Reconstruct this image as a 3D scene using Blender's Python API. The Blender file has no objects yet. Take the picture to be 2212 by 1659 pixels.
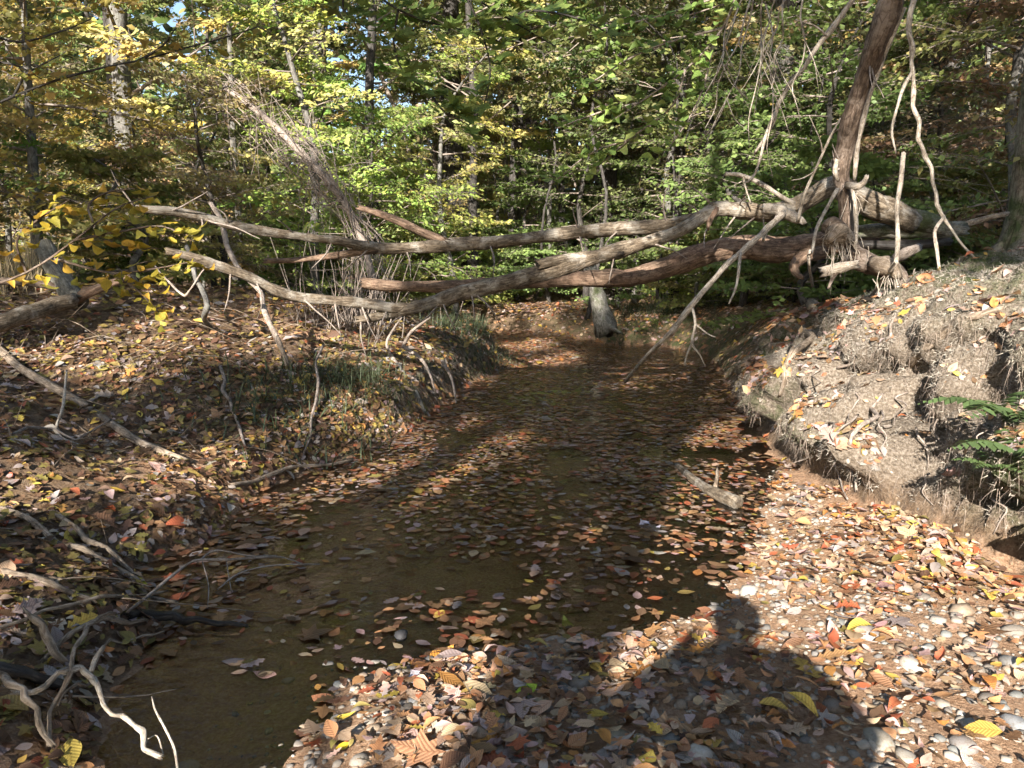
import bpy, math, random
import numpy as np
from mathutils import Vector, Matrix, Quaternion
from mathutils.bvhtree import BVHTree

S = bpy.context.scene
COL = S.collection
R = math.radians
rng = np.random.default_rng(11)
random.seed(5)

# ------------------------------------------------------------------ camera, sky, sun, exposure
F, CX, CY, PITCH, CAMZ = 1639.6, 1106.0, 829.5, R(9.0), 1.6
cam = bpy.data.cameras.new('camera')
cam.sensor_width = 36.0
cam.lens = 36.0 * F / 2212.0
cam.clip_start, cam.clip_end = 0.02, 600.0
camo = bpy.data.objects.new('camera', cam)
COL.objects.link(camo)
camo.location = (0, 0, CAMZ)
camo.rotation_euler = (R(90) - PITCH, 0, 0)
S.camera = camo

SUN_AZ, SUN_EL = R(17.0), R(25.0)
SD = np.array([math.sin(SUN_AZ) * math.cos(SUN_EL), math.cos(SUN_AZ) * math.cos(SUN_EL), -math.sin(SUN_EL)])
wd = bpy.data.worlds.new('World')
S.world = wd
wd.use_nodes = True
wn = wd.node_tree
bg = wn.nodes['Background']
sky = wn.nodes.new('ShaderNodeTexSky')
sky.sky_type = 'NISHITA'
sky.sun_disc = False
sky.sun_elevation = SUN_EL
sky.sun_rotation = math.atan2(-SD[0], -SD[1])
wn.links.new(sky.outputs[0], bg.inputs[0])
bg.inputs[1].default_value = 0.08
sl = bpy.data.lights.new('sun', 'SUN')
sl.energy = 5.0
sl.angle = R(0.53)
sl.color = (1.0, 0.94, 0.87)
so = bpy.data.objects.new('sun', sl)
COL.objects.link(so)
so.location = (-6, -18, 12)
so.rotation_euler = Vector(SD).to_track_quat('-Z', 'Y').to_euler()
S.view_settings.view_transform = 'Standard'
S.view_settings.look = 'None'
S.view_settings.exposure = 1.8
S.view_settings.gamma = 1.0
S.view_settings.use_curve_mapping = False
S.cycles.max_bounces = 6
S.cycles.diffuse_bounces = 3
S.cycles.glossy_bounces = 2
S.cycles.adaptive_threshold = 0.03
S.cycles.transparent_max_bounces = 12
S.cycles.sample_clamp_indirect = 4.0

# ------------------------------------------------------------------ numeric helpers
def at(px, py, Y):
    """world point seen at photo pixel (2212 x 1659 scale) at world distance Y"""
    xr, yu = (px - CX) / F, -(py - CY) / F
    d = Y / (math.cos(PITCH) + yu * math.sin(PITCH))
    return np.array([xr * d, Y, CAMZ + d * (yu * math.cos(PITCH) - math.sin(PITCH))])

def to_px(P):
    P = np.atleast_2d(P)
    y, z = P[:, 1], P[:, 2] - CAMZ
    d = y * math.cos(PITCH) - z * math.sin(PITCH)
    u = y * math.sin(PITCH) + z * math.cos(PITCH)
    d = np.where(d < 0.05, 0.05, d)
    return CX + F * P[:, 0] / d, CY - F * u / d, d

def _hash(ix, iy, iz):
    h = (ix * 374761393 + iy * 668265263 + iz * 2147483647 % 1274126177) & 0xffffffff
    h = ((h ^ (h >> 13)) * 1274126177) & 0xffffffff
    return ((h ^ (h >> 16)) & 0xffff) / 65535.0

def vnoise(p):
    p = np.asarray(p, float)
    i = np.floor(p).astype(np.int64)
    f = p - i
    f = f * f * (3 - 2 * f)
    o = 0
    for a in (0, 1):
        for b in (0, 1):
            for c in (0, 1):
                w = (f[:, 0] if a else 1 - f[:, 0]) * (f[:, 1] if b else 1 - f[:, 1]) * (f[:, 2] if c else 1 - f[:, 2])
                o = o + w * _hash(i[:, 0] + a, i[:, 1] + b, i[:, 2] * 7919 + c * 7919)
    return o * 2 - 1

def fbm(p, octaves=4, gain=0.5):
    s, a, o = 1.0, 1.0, 0
    for k in range(octaves):
        o = o + a * vnoise(np.asarray(p) * s + 17.3 * k)
        s *= 2.03
        a *= gain
    return o

def xyz(x, y, z=0.0):
    return np.stack([x, y, np.zeros_like(x) + z], 1)

def worley(x, y):
    ix, iy = np.floor(x).astype(np.int64), np.floor(y).astype(np.int64)
    f1 = np.full(x.shape, 9.0)
    f2 = np.full(x.shape, 9.0)
    for a in (-1, 0, 1):
        for b in (-1, 0, 1):
            jx, jy = ix + a, iy + b
            d = np.hypot(jx + _hash(jx, jy, jx * 0 + 3) - x, jy + _hash(jx, jy, jx * 0 + 91) - y)
            f2 = np.where(d < f1, f1, np.minimum(f2, d))
            f1 = np.minimum(f1, d)
    return f1, f2

def polydist(x, y, pts):
    d = np.full(x.shape, 1e9)
    for (x0, y0), (x1, y1) in zip(pts[:-1], pts[1:]):
        dx, dy = x1 - x0, y1 - y0
        t = np.clip(((x - x0) * dx + (y - y0) * dy) / (dx * dx + dy * dy), 0, 1)
        d = np.minimum(d, np.hypot(x - x0 - t * dx, y - y0 - t * dy))
    return d

def sm(a, b, v):
    t = np.clip((v - a) / (b - a), 0, 1)
    return t * t * (3 - 2 * t)

# ------------------------------------------------------------------ mesh helpers
def mesh(name, V, polys, uv=None, col=None, smooth=True, mats=(), midx=None):
    """polys: list of int arrays (m,3) or (m,4)"""
    me = bpy.data.meshes.new(name)
    polys = [np.asarray(p, np.int64) for p in polys if len(p)]
    V = np.asarray(V, np.float32)
    me.vertices.add(len(V))
    me.vertices.foreach_set('co', V.ravel())
    loops = np.concatenate([p.ravel() for p in polys])
    tot = np.concatenate([np.full(len(p), p.shape[1]) for p in polys])
    start = np.concatenate([[0], np.cumsum(tot)[:-1]])
    me.loops.add(len(loops))
    me.loops.foreach_set('vertex_index', loops.astype(np.int32))
    me.polygons.add(len(tot))
    me.polygons.foreach_set('loop_start', start.astype(np.int32))
    me.polygons.foreach_set('loop_total', tot.astype(np.int32))
    me.polygons.foreach_set('use_smooth', np.full(len(tot), smooth))
    if midx is not None:
        me.polygons.foreach_set('material_index', np.asarray(midx, np.int32))
    if uv is not None:
        ul = me.uv_layers.new(name='UVMap')
        ul.data.foreach_set('uv', np.asarray(uv, np.float32)[loops].ravel())
    if col is not None:
        a = me.color_attributes.new('Col', 'FLOAT_COLOR', 'POINT')
        c = np.ones((len(V), 4), np.float32)
        c[:, :3] = col
        a.data.foreach_set('color', c.ravel())
    me.update(calc_edges=True)
    me.validate()
    for m in mats:
        me.materials.append(m)
    return me

def link(name, data, parent=None, loc=(0, 0, 0)):
    o = bpy.data.objects.new(name, data)
    COL.objects.link(o)
    o.location = tuple(loc)
    if parent is not None:
        o.parent = parent
    return o

def tag(o, label=None, cat=None, group=None, kind=None):
    if label: o['label'] = label
    if cat: o['category'] = cat
    if group: o['group'] = group
    if kind: o['kind'] = kind
    return o

def thing(name, label, cat, loc, group=None):
    o = link(name, None, None, loc)
    o.empty_display_size = 0.1
    return tag(o, label, cat, group)

class MB:
    """collects tubes and leaves into one mesh"""
    def __init__(s):
        s.v, s.t, s.q, s.u, s.c, s.n = [], [], [], [], [], 0
    def add(s, V, tris=None, quads=None, uv=None, col=None):
        if tris is not None and len(tris): s.t.append(np.asarray(tris) + s.n)
        if quads is not None and len(quads): s.q.append(np.asarray(quads) + s.n)
        s.v.append(np.asarray(V, float))
        s.u.append(np.zeros((len(V), 2)) if uv is None else uv)
        s.c.append(np.ones((len(V), 3)) if col is None else np.broadcast_to(col, (len(V), 3)))
        s.n += len(V)
        return s
    def mesh(s, name, mat, base=(0, 0, 0), smooth=True):
        polys = []
        if s.q: polys.append(np.concatenate(s.q))
        if s.t: polys.append(np.concatenate(s.t))
        return mesh(name, np.concatenate(s.v) - np.asarray(base), polys, np.concatenate(s.u), np.concatenate(s.c), smooth, [mat])
    def build(s, name, mat, parent=None, base=(0, 0, 0), loc=None, smooth=True):
        return link(name, s.mesh(name, mat, base, smooth), parent, base if (parent is None and loc is None) else (loc or (0, 0, 0)))

def catmull(P, k):
    P = np.asarray(P, float)
    if len(P) == 2 and k > 1:
        t = np.linspace(0, 1, k + 1)[:, None]
        return P[0] * (1 - t) + P[1] * t
    A = np.vstack([2 * P[0] - P[1], P, 2 * P[-1] - P[-2]])
    out = []
    t = np.linspace(0, 1, k, endpoint=False)[:, None]
    for i in range(1, len(A) - 2):
        p0, p1, p2, p3 = A[i - 1], A[i], A[i + 1], A[i + 2]
        out.append(0.5 * (2 * p1 + (p2 - p0) * t + (2 * p0 - 5 * p1 + 4 * p2 - p3) * t ** 2 + (3 * p1 - p0 - 3 * p2 + p3) * t ** 3))
    out.append(P[-1:])
    return np.vstack(out)

def tube(mb, P, r, sides=8, k=3, rough=0.0, jag=0.0, col=None, lump=0.0, wob=0.0, ang=0.0):
    """P points, r radius at each point; rough = small bark relief, jag = splintered ends"""
    P = np.asarray(P, float)
    r = np.broadcast_to(np.asarray(r, float), (len(P),)) if np.ndim(r) == 0 or len(np.atleast_1d(r)) == len(P) else np.interp(np.linspace(0, 1, len(P)), np.linspace(0, 1, len(r)), r)
    if ang:
        ga = np.random.default_rng(int(abs(P[0, 0] * 977 + P[-1, 1] * 131)) + 3)
        M2 = [P[0]]
        rl = [r[0]]
        for i in range(len(P) - 1):
            L = np.linalg.norm(P[i + 1] - P[i])
            t_ = ga.uniform(.35, .65)
            M2 += [P[i] * (1 - t_) + P[i + 1] * t_ + ga.normal(0, ang * L, 3), P[i + 1]]
            rl += [(r[i] + r[i + 1]) / 2 * ga.uniform(.8, 1.15), r[i + 1] * ga.uniform(.88, 1.2)]
        P, r = np.array(M2), np.array(rl)
        t_ = np.linspace(0, len(P) - 1, (len(P) - 1) * k + 1)
        C = np.stack([np.interp(t_, np.arange(len(P)), P[:, j]) for j in range(3)], 1)
        C[1:-1] = C[1:-1] * .6 + (C[:-2] + C[2:]) * .2
    else:
        C = catmull(P, k)
    n = len(C)
    rr = np.interp(np.linspace(0, 1, n), np.linspace(0, 1, len(P)), r)
    if wob:
        C = C + wob * np.stack([fbm(C * 3 + s, 2) for s in (0, 31, 67)], 1)
    T = np.gradient(C, axis=0)
    T /= np.linalg.norm(T, axis=1)[:, None] + 1e-9
    up = np.array([0.13, 0.21, 0.97]) if abs(T[0, 2]) < 0.8 else np.array([0.97, 0.1, 0.1])
    N = np.zeros_like(C)
    a = np.cross(T[0], up)
    N[0] = a / np.linalg.norm(a)
    for i in range(1, n):
        v = N[i - 1] - T[i] * np.dot(N[i - 1], T[i])
        N[i] = v / (np.linalg.norm(v) + 1e-9)
    B = np.cross(T, N)
    th = np.linspace(0, 2 * math.pi, sides, endpoint=False)
    ring = N[:, None, :] * np.cos(th)[None, :, None] + B[:, None, :] * np.sin(th)[None, :, None]
    V = C[:, None, :] + ring * rr[:, None, None]
    if rough or lump:
        q = V.reshape(-1, 3)
        qa = np.stack([np.broadcast_to(np.cos(th) * 1.9, (n, sides)), np.broadcast_to(np.sin(th) * 1.9, (n, sides)), np.broadcast_to((np.concatenate([[0], np.cumsum(np.linalg.norm(np.diff(C, axis=0), axis=1))]) / (np.mean(rr) * 5))[:, None], (n, sides))], 2).reshape(-1, 3)
        ridge = fbm(qa + P[0] * 3.1, 3)
        h = rough * (ridge * .8 + .35 * fbm(q / (np.mean(rr) * 0.5 + 1e-6), 2) - .5 * (fbm(qa * (.7, .7, 1.6) + 50, 2) > .35)) + lump * fbm(q / (np.mean(rr) * 4.0) + 9, 2)
        V = C[:, None, :] + ring * (rr[:, None, None] * (1 + h.reshape(n, sides, 1)))
    if jag:
        V[0] -= T[0] * (np.random.default_rng(int(abs(C[0, 0]) * 999)).random((sides, 1)) * jag * rr[0])
        V[-1] += T[-1] * (np.random.default_rng(int(abs(C[-1, 0]) * 999) + 1).random((sides, 1)) * jag * rr[-1])
    L = np.concatenate([[0], np.cumsum(np.linalg.norm(np.diff(C, axis=0), axis=1))])
    uv = np.stack([np.broadcast_to(np.linspace(0, 1, sides, endpoint=False) * 2 * math.pi * float(np.mean(rr)), (n, sides)), np.broadcast_to(L[:, None], (n, sides))], 2).reshape(-1, 2)
    i = np.arange(n - 1)[:, None] * sides
    j = np.arange(sides)[None, :]
    j2 = (j + 1) % sides
    Q = np.stack([i + j, i + j2, i + sides + j2, i + sides + j], 2).reshape(-1, 4)
    V = V.reshape(-1, 3)
    c0, c1 = len(V), len(V) + 1
    V = np.vstack([V, C[0] + T[0] * rr[0] * 0.3 * (1 if jag else -1), C[-1] - T[-1] * rr[-1] * 0.3 * (1 if jag else -1)])
    uv = np.vstack([uv, uv[0], uv[-1]])
    jj = np.arange(sides)
    tr = np.vstack([np.stack([jj * 0 + c0, (jj + 1) % sides, jj], 1), np.stack([jj * 0 + c1, (n - 1) * sides + jj, (n - 1) * sides + (jj + 1) % sides], 1)])
    mb.add(V, tr, Q, uv, col)
    return C

# ------------------------------------------------------------------ materials
def mat(name):
    m = bpy.data.materials.new(name)
    m.use_nodes = True
    t = m.node_tree
    t.nodes.clear()
    o = t.nodes.new('ShaderNodeOutputMaterial')
    return m, t, o

def nd(t, typ, ins=None, **kw):
    n = t.nodes.new('ShaderNode' + typ)
    for k, v in kw.items():
        setattr(n, k, v)
    for k, v in (ins or {}).items():
        if hasattr(v, 'is_linked') or isinstance(v, bpy.types.NodeSocket):
            t.links.new(v, n.inputs[k])
        else:
            n.inputs[k].default_value = v
    return n

def ramp(t, fac, stops):
    n = t.nodes.new('ShaderNodeValToRGB')
    e = n.color_ramp.elements
    while len(e) < len(stops): e.new(0.5)
    for i, (p, c) in enumerate(stops):
        e[i].position = p
        e[i].color = (c[0], c[1], c[2], 1) if len(c) == 3 else c
    t.links.new(fac, n.inputs[0])
    return n.outputs[0]

def mixc(t, fac, a, b, mode='MIX'):
    n = t.nodes.new('ShaderNodeMix')
    n.data_type = 'RGBA'
    n.blend_type = mode
    for s, v in ((n.inputs[0], fac), (n.inputs[6], a), (n.inputs[7], b)):
        if isinstance(v, bpy.types.NodeSocket): t.links.new(v, s)
        elif np.ndim(v): s.default_value = (*v, 1)
        else: s.default_value = v
    return n.outputs[2]

def bark(name, dark, mid, light, patch=None, scale=1.0, bump=0.4, moss=None, mossamt=0.5, rough=0.85):
    m, t, o = mat(name)
    uv = nd(t, 'UVMap').outputs[0]
    mp = nd(t, 'Mapping', {0: uv, 3: (55 * scale, 9 * scale, 1)}).outputs[0]
    n1 = nd(t, 'TexNoise', {'Vector': mp, 'Scale': 1.0, 'Detail': 6.0, 'Roughness': 0.65}).outputs[0]
    tc = nd(t, 'TexCoord').outputs['Object']
    n2 = nd(t, 'TexNoise', {'Vector': tc, 'Scale': 5.5, 'Detail': 5.0, 'Roughness': 0.6}).outputs[0]
    c = ramp(t, n1, [(0.32, dark), (0.5, mid), (0.68, light)])
    if patch is not None:
        f = ramp(t, n2, [(0.5, (0, 0, 0)), (0.6, (1, 1, 1))])
        c = mixc(t, f, c, mixc(t, 0.35, patch, c))
    n3 = nd(t, 'TexNoise', {'Vector': tc, 'Scale': 2.3, 'Detail': 6.0, 'Roughness': 0.7}).outputs[0]
    if moss is not None:
        f = ramp(t, n3, [(mossamt - 0.04, (0, 0, 0)), (mossamt + 0.1, (1, 1, 1))])
        c = mixc(t, f, c, moss)
    n4 = nd(t, 'TexNoise', {'Vector': nd(t, 'Mapping', {0: tc, 3: (9, 9, 9)}).outputs[0], 'Scale': 1.6, 'Detail': 7.0, 'Roughness': .75}).outputs[0]
    c = mixc(t, ramp(t, n4, [(.5, (0, 0, 0)), (.53, (.65, .65, .65))]), c, mixc(t, 1.0, c, (.5, .46, .42), 'MULTIPLY'))
    c = mixc(t, ramp(t, n4, [(.36, (.5, .5, .5)), (.4, (0, 0, 0))]), c, mixc(t, 1.0, c, (1.5, 1.5, 1.5), 'MULTIPLY'))
    v = nd(t, 'TexVoronoi', {'Vector': mp, 'Scale': 0.7}, feature='DISTANCE_TO_EDGE').outputs[0]
    c = mixc(t, ramp(t, v, [(0.0, (.75, .75, .75)), (.06, (0, 0, 0))]), c, mixc(t, 1.0, c, (.35, .3, .26), 'MULTIPLY'))
    h = nd(t, 'Math', {0: n1, 1: nd(t, 'Math', {0: v, 1: 0.15}, operation='MINIMUM').outputs[0]}, operation='ADD').outputs[0]
    b = nd(t, 'Bump', {'Strength': bump, 'Distance': 0.012, 'Height': h}).outputs[0]
    p = nd(t, 'BsdfPrincipled', {'Base Color': c, 'Roughness': rough, 'Normal': b, 'Specular IOR Level': 0.25})
    t.links.new(p.outputs[0], o.inputs[0])
    return m

M = {}
M['log'] = bark('log_bark', (.045, .034, .023), (.145, .112, .076), (.27, .22, .16), patch=(.33, .3, .25), bump=.9)
M['log_red'] = bark('red_log_wood', (.055, .036, .024), (.16, .105, .07), (.29, .21, .145), patch=(.22, .14, .095), scale=.7, bump=.8)
M['snag'] = bark('snag_bark', (.04, .028, .02), (.12, .085, .06), (.24, .185, .145), patch=(.28, .225, .18), scale=.75, bump=.9)
M['pale'] = bark('pale_dead_wood', (.2, .16, .12), (.4, .345, .275), (.56, .5, .42), scale=1.6, bump=.5)
M['stub'] = bark('ringed_grey_bark', (.06, .055, .045), (.16, .15, .12), (.28, .26, .22), patch=(.12, .115, .09), scale=.7, bump=.8)
M['twig'] = bark('grey_twig_bark', (.14, .11, .085), (.28, .23, .19), (.42, .37, .32), scale=2, bump=.2)
M['drift'] = bark('driftwood', (.09, .07, .05), (.27, .21, .15), (.42, .35, .28), scale=.8, bump=.6)
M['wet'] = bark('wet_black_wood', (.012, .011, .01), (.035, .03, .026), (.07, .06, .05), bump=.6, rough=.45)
M['dark'] = bark('dark_trunk_bark', (.022, .02, .018), (.06, .054, .047), (.12, .11, .1), bump=.7)
M['grey'] = bark('grey_trunk_bark', (.06, .056, .05), (.13, .122, .108), (.23, .22, .195), patch=(.2, .2, .17), scale=.5, bump=.3)
M['beech'] = bark('mossy_beech_bark', (.12, .1, .075), (.22, .19, .14), (.3, .27, .2), patch=(.2, .15, .1), scale=.4, bump=.25, moss=(.07, .085, .03), mossamt=.52)
M['mossy'] = bark('mossy_root_bark', (.07, .065, .05), (.2, .19, .16), (.36, .35, .31), moss=(.07, .085, .035), mossamt=.53, bump=.8)

def leafmat(name, use_obj, trans=0.3, rough=0.55, vein=0.25, tint=True):
    m, t, o = mat(name)
    if use_obj:
        c = nd(t, 'ObjectInfo').outputs['Color']
    else:
        c = nd(t, 'Attribute', attribute_name='Col').outputs['Color']
        if tint:
            c = mixc(t, 1.0, c, nd(t, 'ObjectInfo').outputs['Color'], 'MULTIPLY')
    uv = nd(t, 'UVMap').outputs[0]
    sp = nd(t, 'SeparateXYZ', {0: uv})
    ax = nd(t, 'Math', {0: sp.outputs[0]}, operation='ABSOLUTE').outputs[0]
    s = nd(t, 'Math', {0: ax, 1: -0.9, 2: sp.outputs[1]}, operation='MULTIPLY_ADD').outputs[0]
    w = nd(t, 'Math', {0: nd(t, 'Math', {0: s, 1: 62.0}, operation='MULTIPLY').outputs[0]}, operation='SINE').outputs[0]
    f = ramp(t, nd(t, 'Math', {0: w, 1: 0.5, 2: 0.5}, operation='MULTIPLY_ADD').outputs[0], [(0.6, (0, 0, 0)), (1.0, (1, 1, 1))])
    mid = ramp(t, ax, [(0.0, (1, 1, 1)), (0.035, (0, 0, 0))])
    fm = nd(t, 'Math', {0: mixc(t, 1.0, f, mid, 'ADD'), 1: vein}, operation='MULTIPLY').outputs[0]
    c2 = mixc(t, fm, c, mixc(t, 1.0, c, (.5, .42, .36), 'MULTIPLY'))
    tc = nd(t, 'TexCoord').outputs['Object']
    n = nd(t, 'TexNoise', {'Vector': tc, 'Scale': 45.0 if use_obj else 30.0, 'Detail': 4.0}).outputs[0]
    c3 = mixc(t, ramp(t, n, [(0.52, (0, 0, 0)), (0.72, (.75, .75, .75))]), c2, mixc(t, 1.0, c2, (.5, .4, .34), 'MULTIPLY'))
    b = nd(t, 'Bump', {'Strength': 0.35, 'Distance': 0.002, 'Height': w}).outputs[0]
    p = nd(t, 'BsdfPrincipled', {'Base Color': c3, 'Roughness': rough, 'Normal': b, 'Specular IOR Level': 0.3})
    if trans:
        tr = nd(t, 'BsdfTranslucent', {0: c3, 1: b})
        x = nd(t, 'MixShader', {0: trans, 1: p.outputs[0], 2: tr.outputs[0]})
        t.links.new(x.outputs[0], o.inputs[0])
    else:
        t.links.new(p.outputs[0], o.inputs[0])
    return m
M['litter'] = leafmat('leaf_litter', False, 0.12, tint=False)
M['fallen'] = leafmat('fallen_leaf', True, 0.12, vein=.45)
def crownmat():
    m, t, o = mat('crown_leaf')
    c = mixc(t, 1.0, nd(t, 'Attribute', attribute_name='Col').outputs['Color'], nd(t, 'ObjectInfo').outputs['Color'], 'MULTIPLY')
    p = nd(t, 'BsdfPrincipled', {'Base Color': c, 'Roughness': .5, 'Specular IOR Level': .3})
    tr = nd(t, 'BsdfTranslucent', {0: c})
    t.links.new(nd(t, 'MixShader', {0: .35, 1: p.outputs[0], 2: tr.outputs[0]}).outputs[0], o.inputs[0])
    return m
M['crown'] = crownmat()
M['nearleaf'] = leafmat('near_leaf', True, 0.35, rough=.5, vein=.3)

def stone(name, use_obj):
    m, t, o = mat(name)
    c = nd(t, 'ObjectInfo').outputs['Color'] if use_obj else nd(t, 'Attribute', attribute_name='Col').outputs['Color']
    tc = nd(t, 'TexCoord').outputs['Object']
    n = nd(t, 'TexNoise', {'Vector': tc, 'Scale': 60.0, 'Detail': 6.0, 'Roughness': .65}).outputs[0]
    n2 = nd(t, 'TexNoise', {'Vector': tc, 'Scale': 14.0, 'Detail': 4.0}).outputs[0]
    c = mixc(t, ramp(t, n, [(.35, (0, 0, 0)), (.7, (1, 1, 1))]), mixc(t, 1.0, c, (.68, .64, .58), 'MULTIPLY'), c)
    c = mixc(t, ramp(t, n2, [(.5, (0, 0, 0)), (.68, (.7, .7, .7))]), c, mixc(t, 1.0, c, (.7, .58, .45), 'MULTIPLY'))
    b = nd(t, 'Bump', {'Strength': .25, 'Distance': .004, 'Height': n}).outputs[0]
    p = nd(t, 'BsdfPrincipled', {'Base Color': c, 'Roughness': .7, 'Normal': b, 'Specular IOR Level': .35})
    t.links.new(p.outputs[0], o.inputs[0])
    return m
M['pebble'] = stone('pebble_stone', True)
M['gravel'] = stone('gravel_stone', False)

def plain(name, c, rough=.7, c2=None, scale=20):
    m, t, o = mat(name)
    tc = nd(t, 'TexCoord').outputs['Object']
    n = nd(t, 'TexNoise', {'Vector': tc, 'Scale': float(scale), 'Detail': 5.0}).outputs[0]
    cc = ramp(t, n, [(.3, c), (.7, c2 or tuple(v * .7 for v in c))])
    b = nd(t, 'Bump', {'Strength': .2, 'Distance': .004, 'Height': n}).outputs[0]
    p = nd(t, 'BsdfPrincipled', {'Base Color': cc, 'Roughness': rough, 'Normal': b})
    t.links.new(p.outputs[0], o.inputs[0])
    return m
M['fibre'] = plain('root_fibre', (.34, .27, .21), .9, (.2, .15, .115), 8)
M['grassblade'] = plain('green_blade', (.03, .05, .02), .7, (.065, .075, .032), 5)
M['strawblade'] = plain('straw_blade', (.42, .34, .2), .8, (.3, .22, .12), 5)

# ground: soil / sand / moss / litter mixed by vertex masks (R moss, G sand, B litter)
def groundmat():
    m, t, o = mat('forest_ground')
    a = nd(t, 'SeparateColor', {0: nd(t, 'Attribute', attribute_name='Col').outputs['Color']})
    tc = nd(t, 'TexCoord').outputs['Object']
    n1 = nd(t, 'TexNoise', {'Vector': tc, 'Scale': 9.0, 'Detail': 8.0, 'Roughness': .7}).outputs[0]
    n2 = nd(t, 'TexNoise', {'Vector': tc, 'Scale': 55.0, 'Detail': 6.0, 'Roughness': .7}).outputs[0]
    v = nd(t, 'TexVoronoi', {'Vector': tc, 'Scale': 38.0})
    soil = ramp(t, n2, [(.3, (.06, .04, .027)), (.5, (.15, .105, .07)), (.7, (.26, .2, .145))])
    sand = ramp(t, n2, [(.3, (.28, .155, .085)), (.55, (.48, .3, .18)), (.72, (.58, .43, .3))])
    root = ramp(t, n2, [(.3, (.06, .045, .032)), (.48, (.19, .15, .11)), (.58, (.29, .24, .185)), (.74, (.42, .37, .3))])
    litter = mixc(t, .6, ramp(t, v.outputs['Color'], [(.2, (.1, .055, .03)), (.5, (.22, .13, .06)), (.8, (.3, .2, .12))]), soil)
    moss = ramp(t, n2, [(.3, (.03, .04, .015)), (.6, (.09, .105, .04)), (.8, (.16, .17, .08))])
    c = mixc(t, a.outputs[2], soil, litter)
    c = mixc(t, a.outputs[1], c, sand)
    bank = nd(t, 'Attribute', attribute_name='bank').outputs['Fac']
    c = mixc(t, bank, c, root)
    fm = nd(t, 'Math', {0: a.outputs[0], 1: ramp(t, n1, [(.42, (0, 0, 0)), (.58, (1, 1, 1))])}, operation='MULTIPLY').outputs[0]
    c = mixc(t, fm, c, moss)
    h = nd(t, 'Math', {0: n2, 1: nd(t, 'Math', {0: n1, 1: 1.5}, operation='MULTIPLY').outputs[0]}, operation='ADD').outputs[0]
    b = nd(t, 'Bump', {'Strength': 1.0, 'Distance': .03, 'Height': h}).outputs[0]
    p = nd(t, 'BsdfPrincipled', {'Base Color': c, 'Roughness': .9, 'Normal': b, 'Specular IOR Level': .2})
    t.links.new(p.outputs[0], o.inputs[0])
    return m
M['ground'] = groundmat()

def watermat():
    m, t, o = mat('creek_water')
    tc = nd(t, 'TexCoord').outputs['Object']
    mp = nd(t, 'Mapping', {0: tc, 3: (7.0, 16.0, 1)}).outputs[0]
    n1 = nd(t, 'TexNoise', {'Vector': mp, 'Scale': 1.0, 'Detail': 3.0, 'Roughness': .5, 'Distortion': .6}).outputs[0]
    n2 = nd(t, 'TexNoise', {'Vector': tc, 'Scale': 1.3, 'Detail': 2.0}).outputs[0]
    st = nd(t, 'MapRange', {0: n2, 1: .4, 2: .62, 3: .05, 4: .3}).outputs[0]
    b = nd(t, 'Bump', {'Strength': st, 'Distance': .05, 'Height': n1}).outputs[0]
    fr = nd(t, 'Fresnel', {'IOR': 1.42, 'Normal': b}).outputs[0]
    tr = nd(t, 'BsdfTransparent', {0: (.95, .82, .64, 1)})
    gl = nd(t, 'BsdfGlossy', {'Color': (1, 1, 1, 1), 'Roughness': .015, 'Normal': b})
    x = nd(t, 'MixShader', {0: fr, 1: tr.outputs[0], 2: gl.outputs[0]})
    t.links.new(x.outputs[0], o.inputs[0])
    return m
M['water'] = watermat()

# ------------------------------------------------------------------ the lie of the land
LE = [(-1.2, -30), (-1.3, -3), (-1.35, 2.2), (-1.52, 2.64), (-1.55, 3.2), (-2.0, 3.84), (-1.8, 4.23), (-1.8, 5.2), (-1.5, 6.0), (-1.0, 7.2), (-.88, 8.15), (-.6, 10),
      (-.15, 12), (-.4, 12.9), (-1.4, 13.6), (-4, 15), (-9, 17), (-45, 30)]
RE = [(4.5, -30), (4.0, -3), (3.0, 2), (2.55, 3.5), (2.42, 4.05), (2.28, 4.5), (2.22, 5.2), (2.2, 6.0), (2.4, 7.2), (2.6, 8.7), (3.2, 11.4), (3.5, 13.5), (3.0, 14.7),
      (1.75, 15.5), (-.6, 16.6), (-4, 18), (-9, 20), (-45, 34)]
GE = [(-1.0, -30), (-.9, -3), (-.78, 2.2), (-.65, 2.64), (-.35, 2.95), (.35, 3.05), (.85, 3.3), (1.15, 3.7), (1.6, 4.7), (1.95, 5.5), (2.3, 6.2)]
def ex(P, y):
    return np.interp(y, [p[1] for p in P], [p[0] for p in P])

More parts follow.
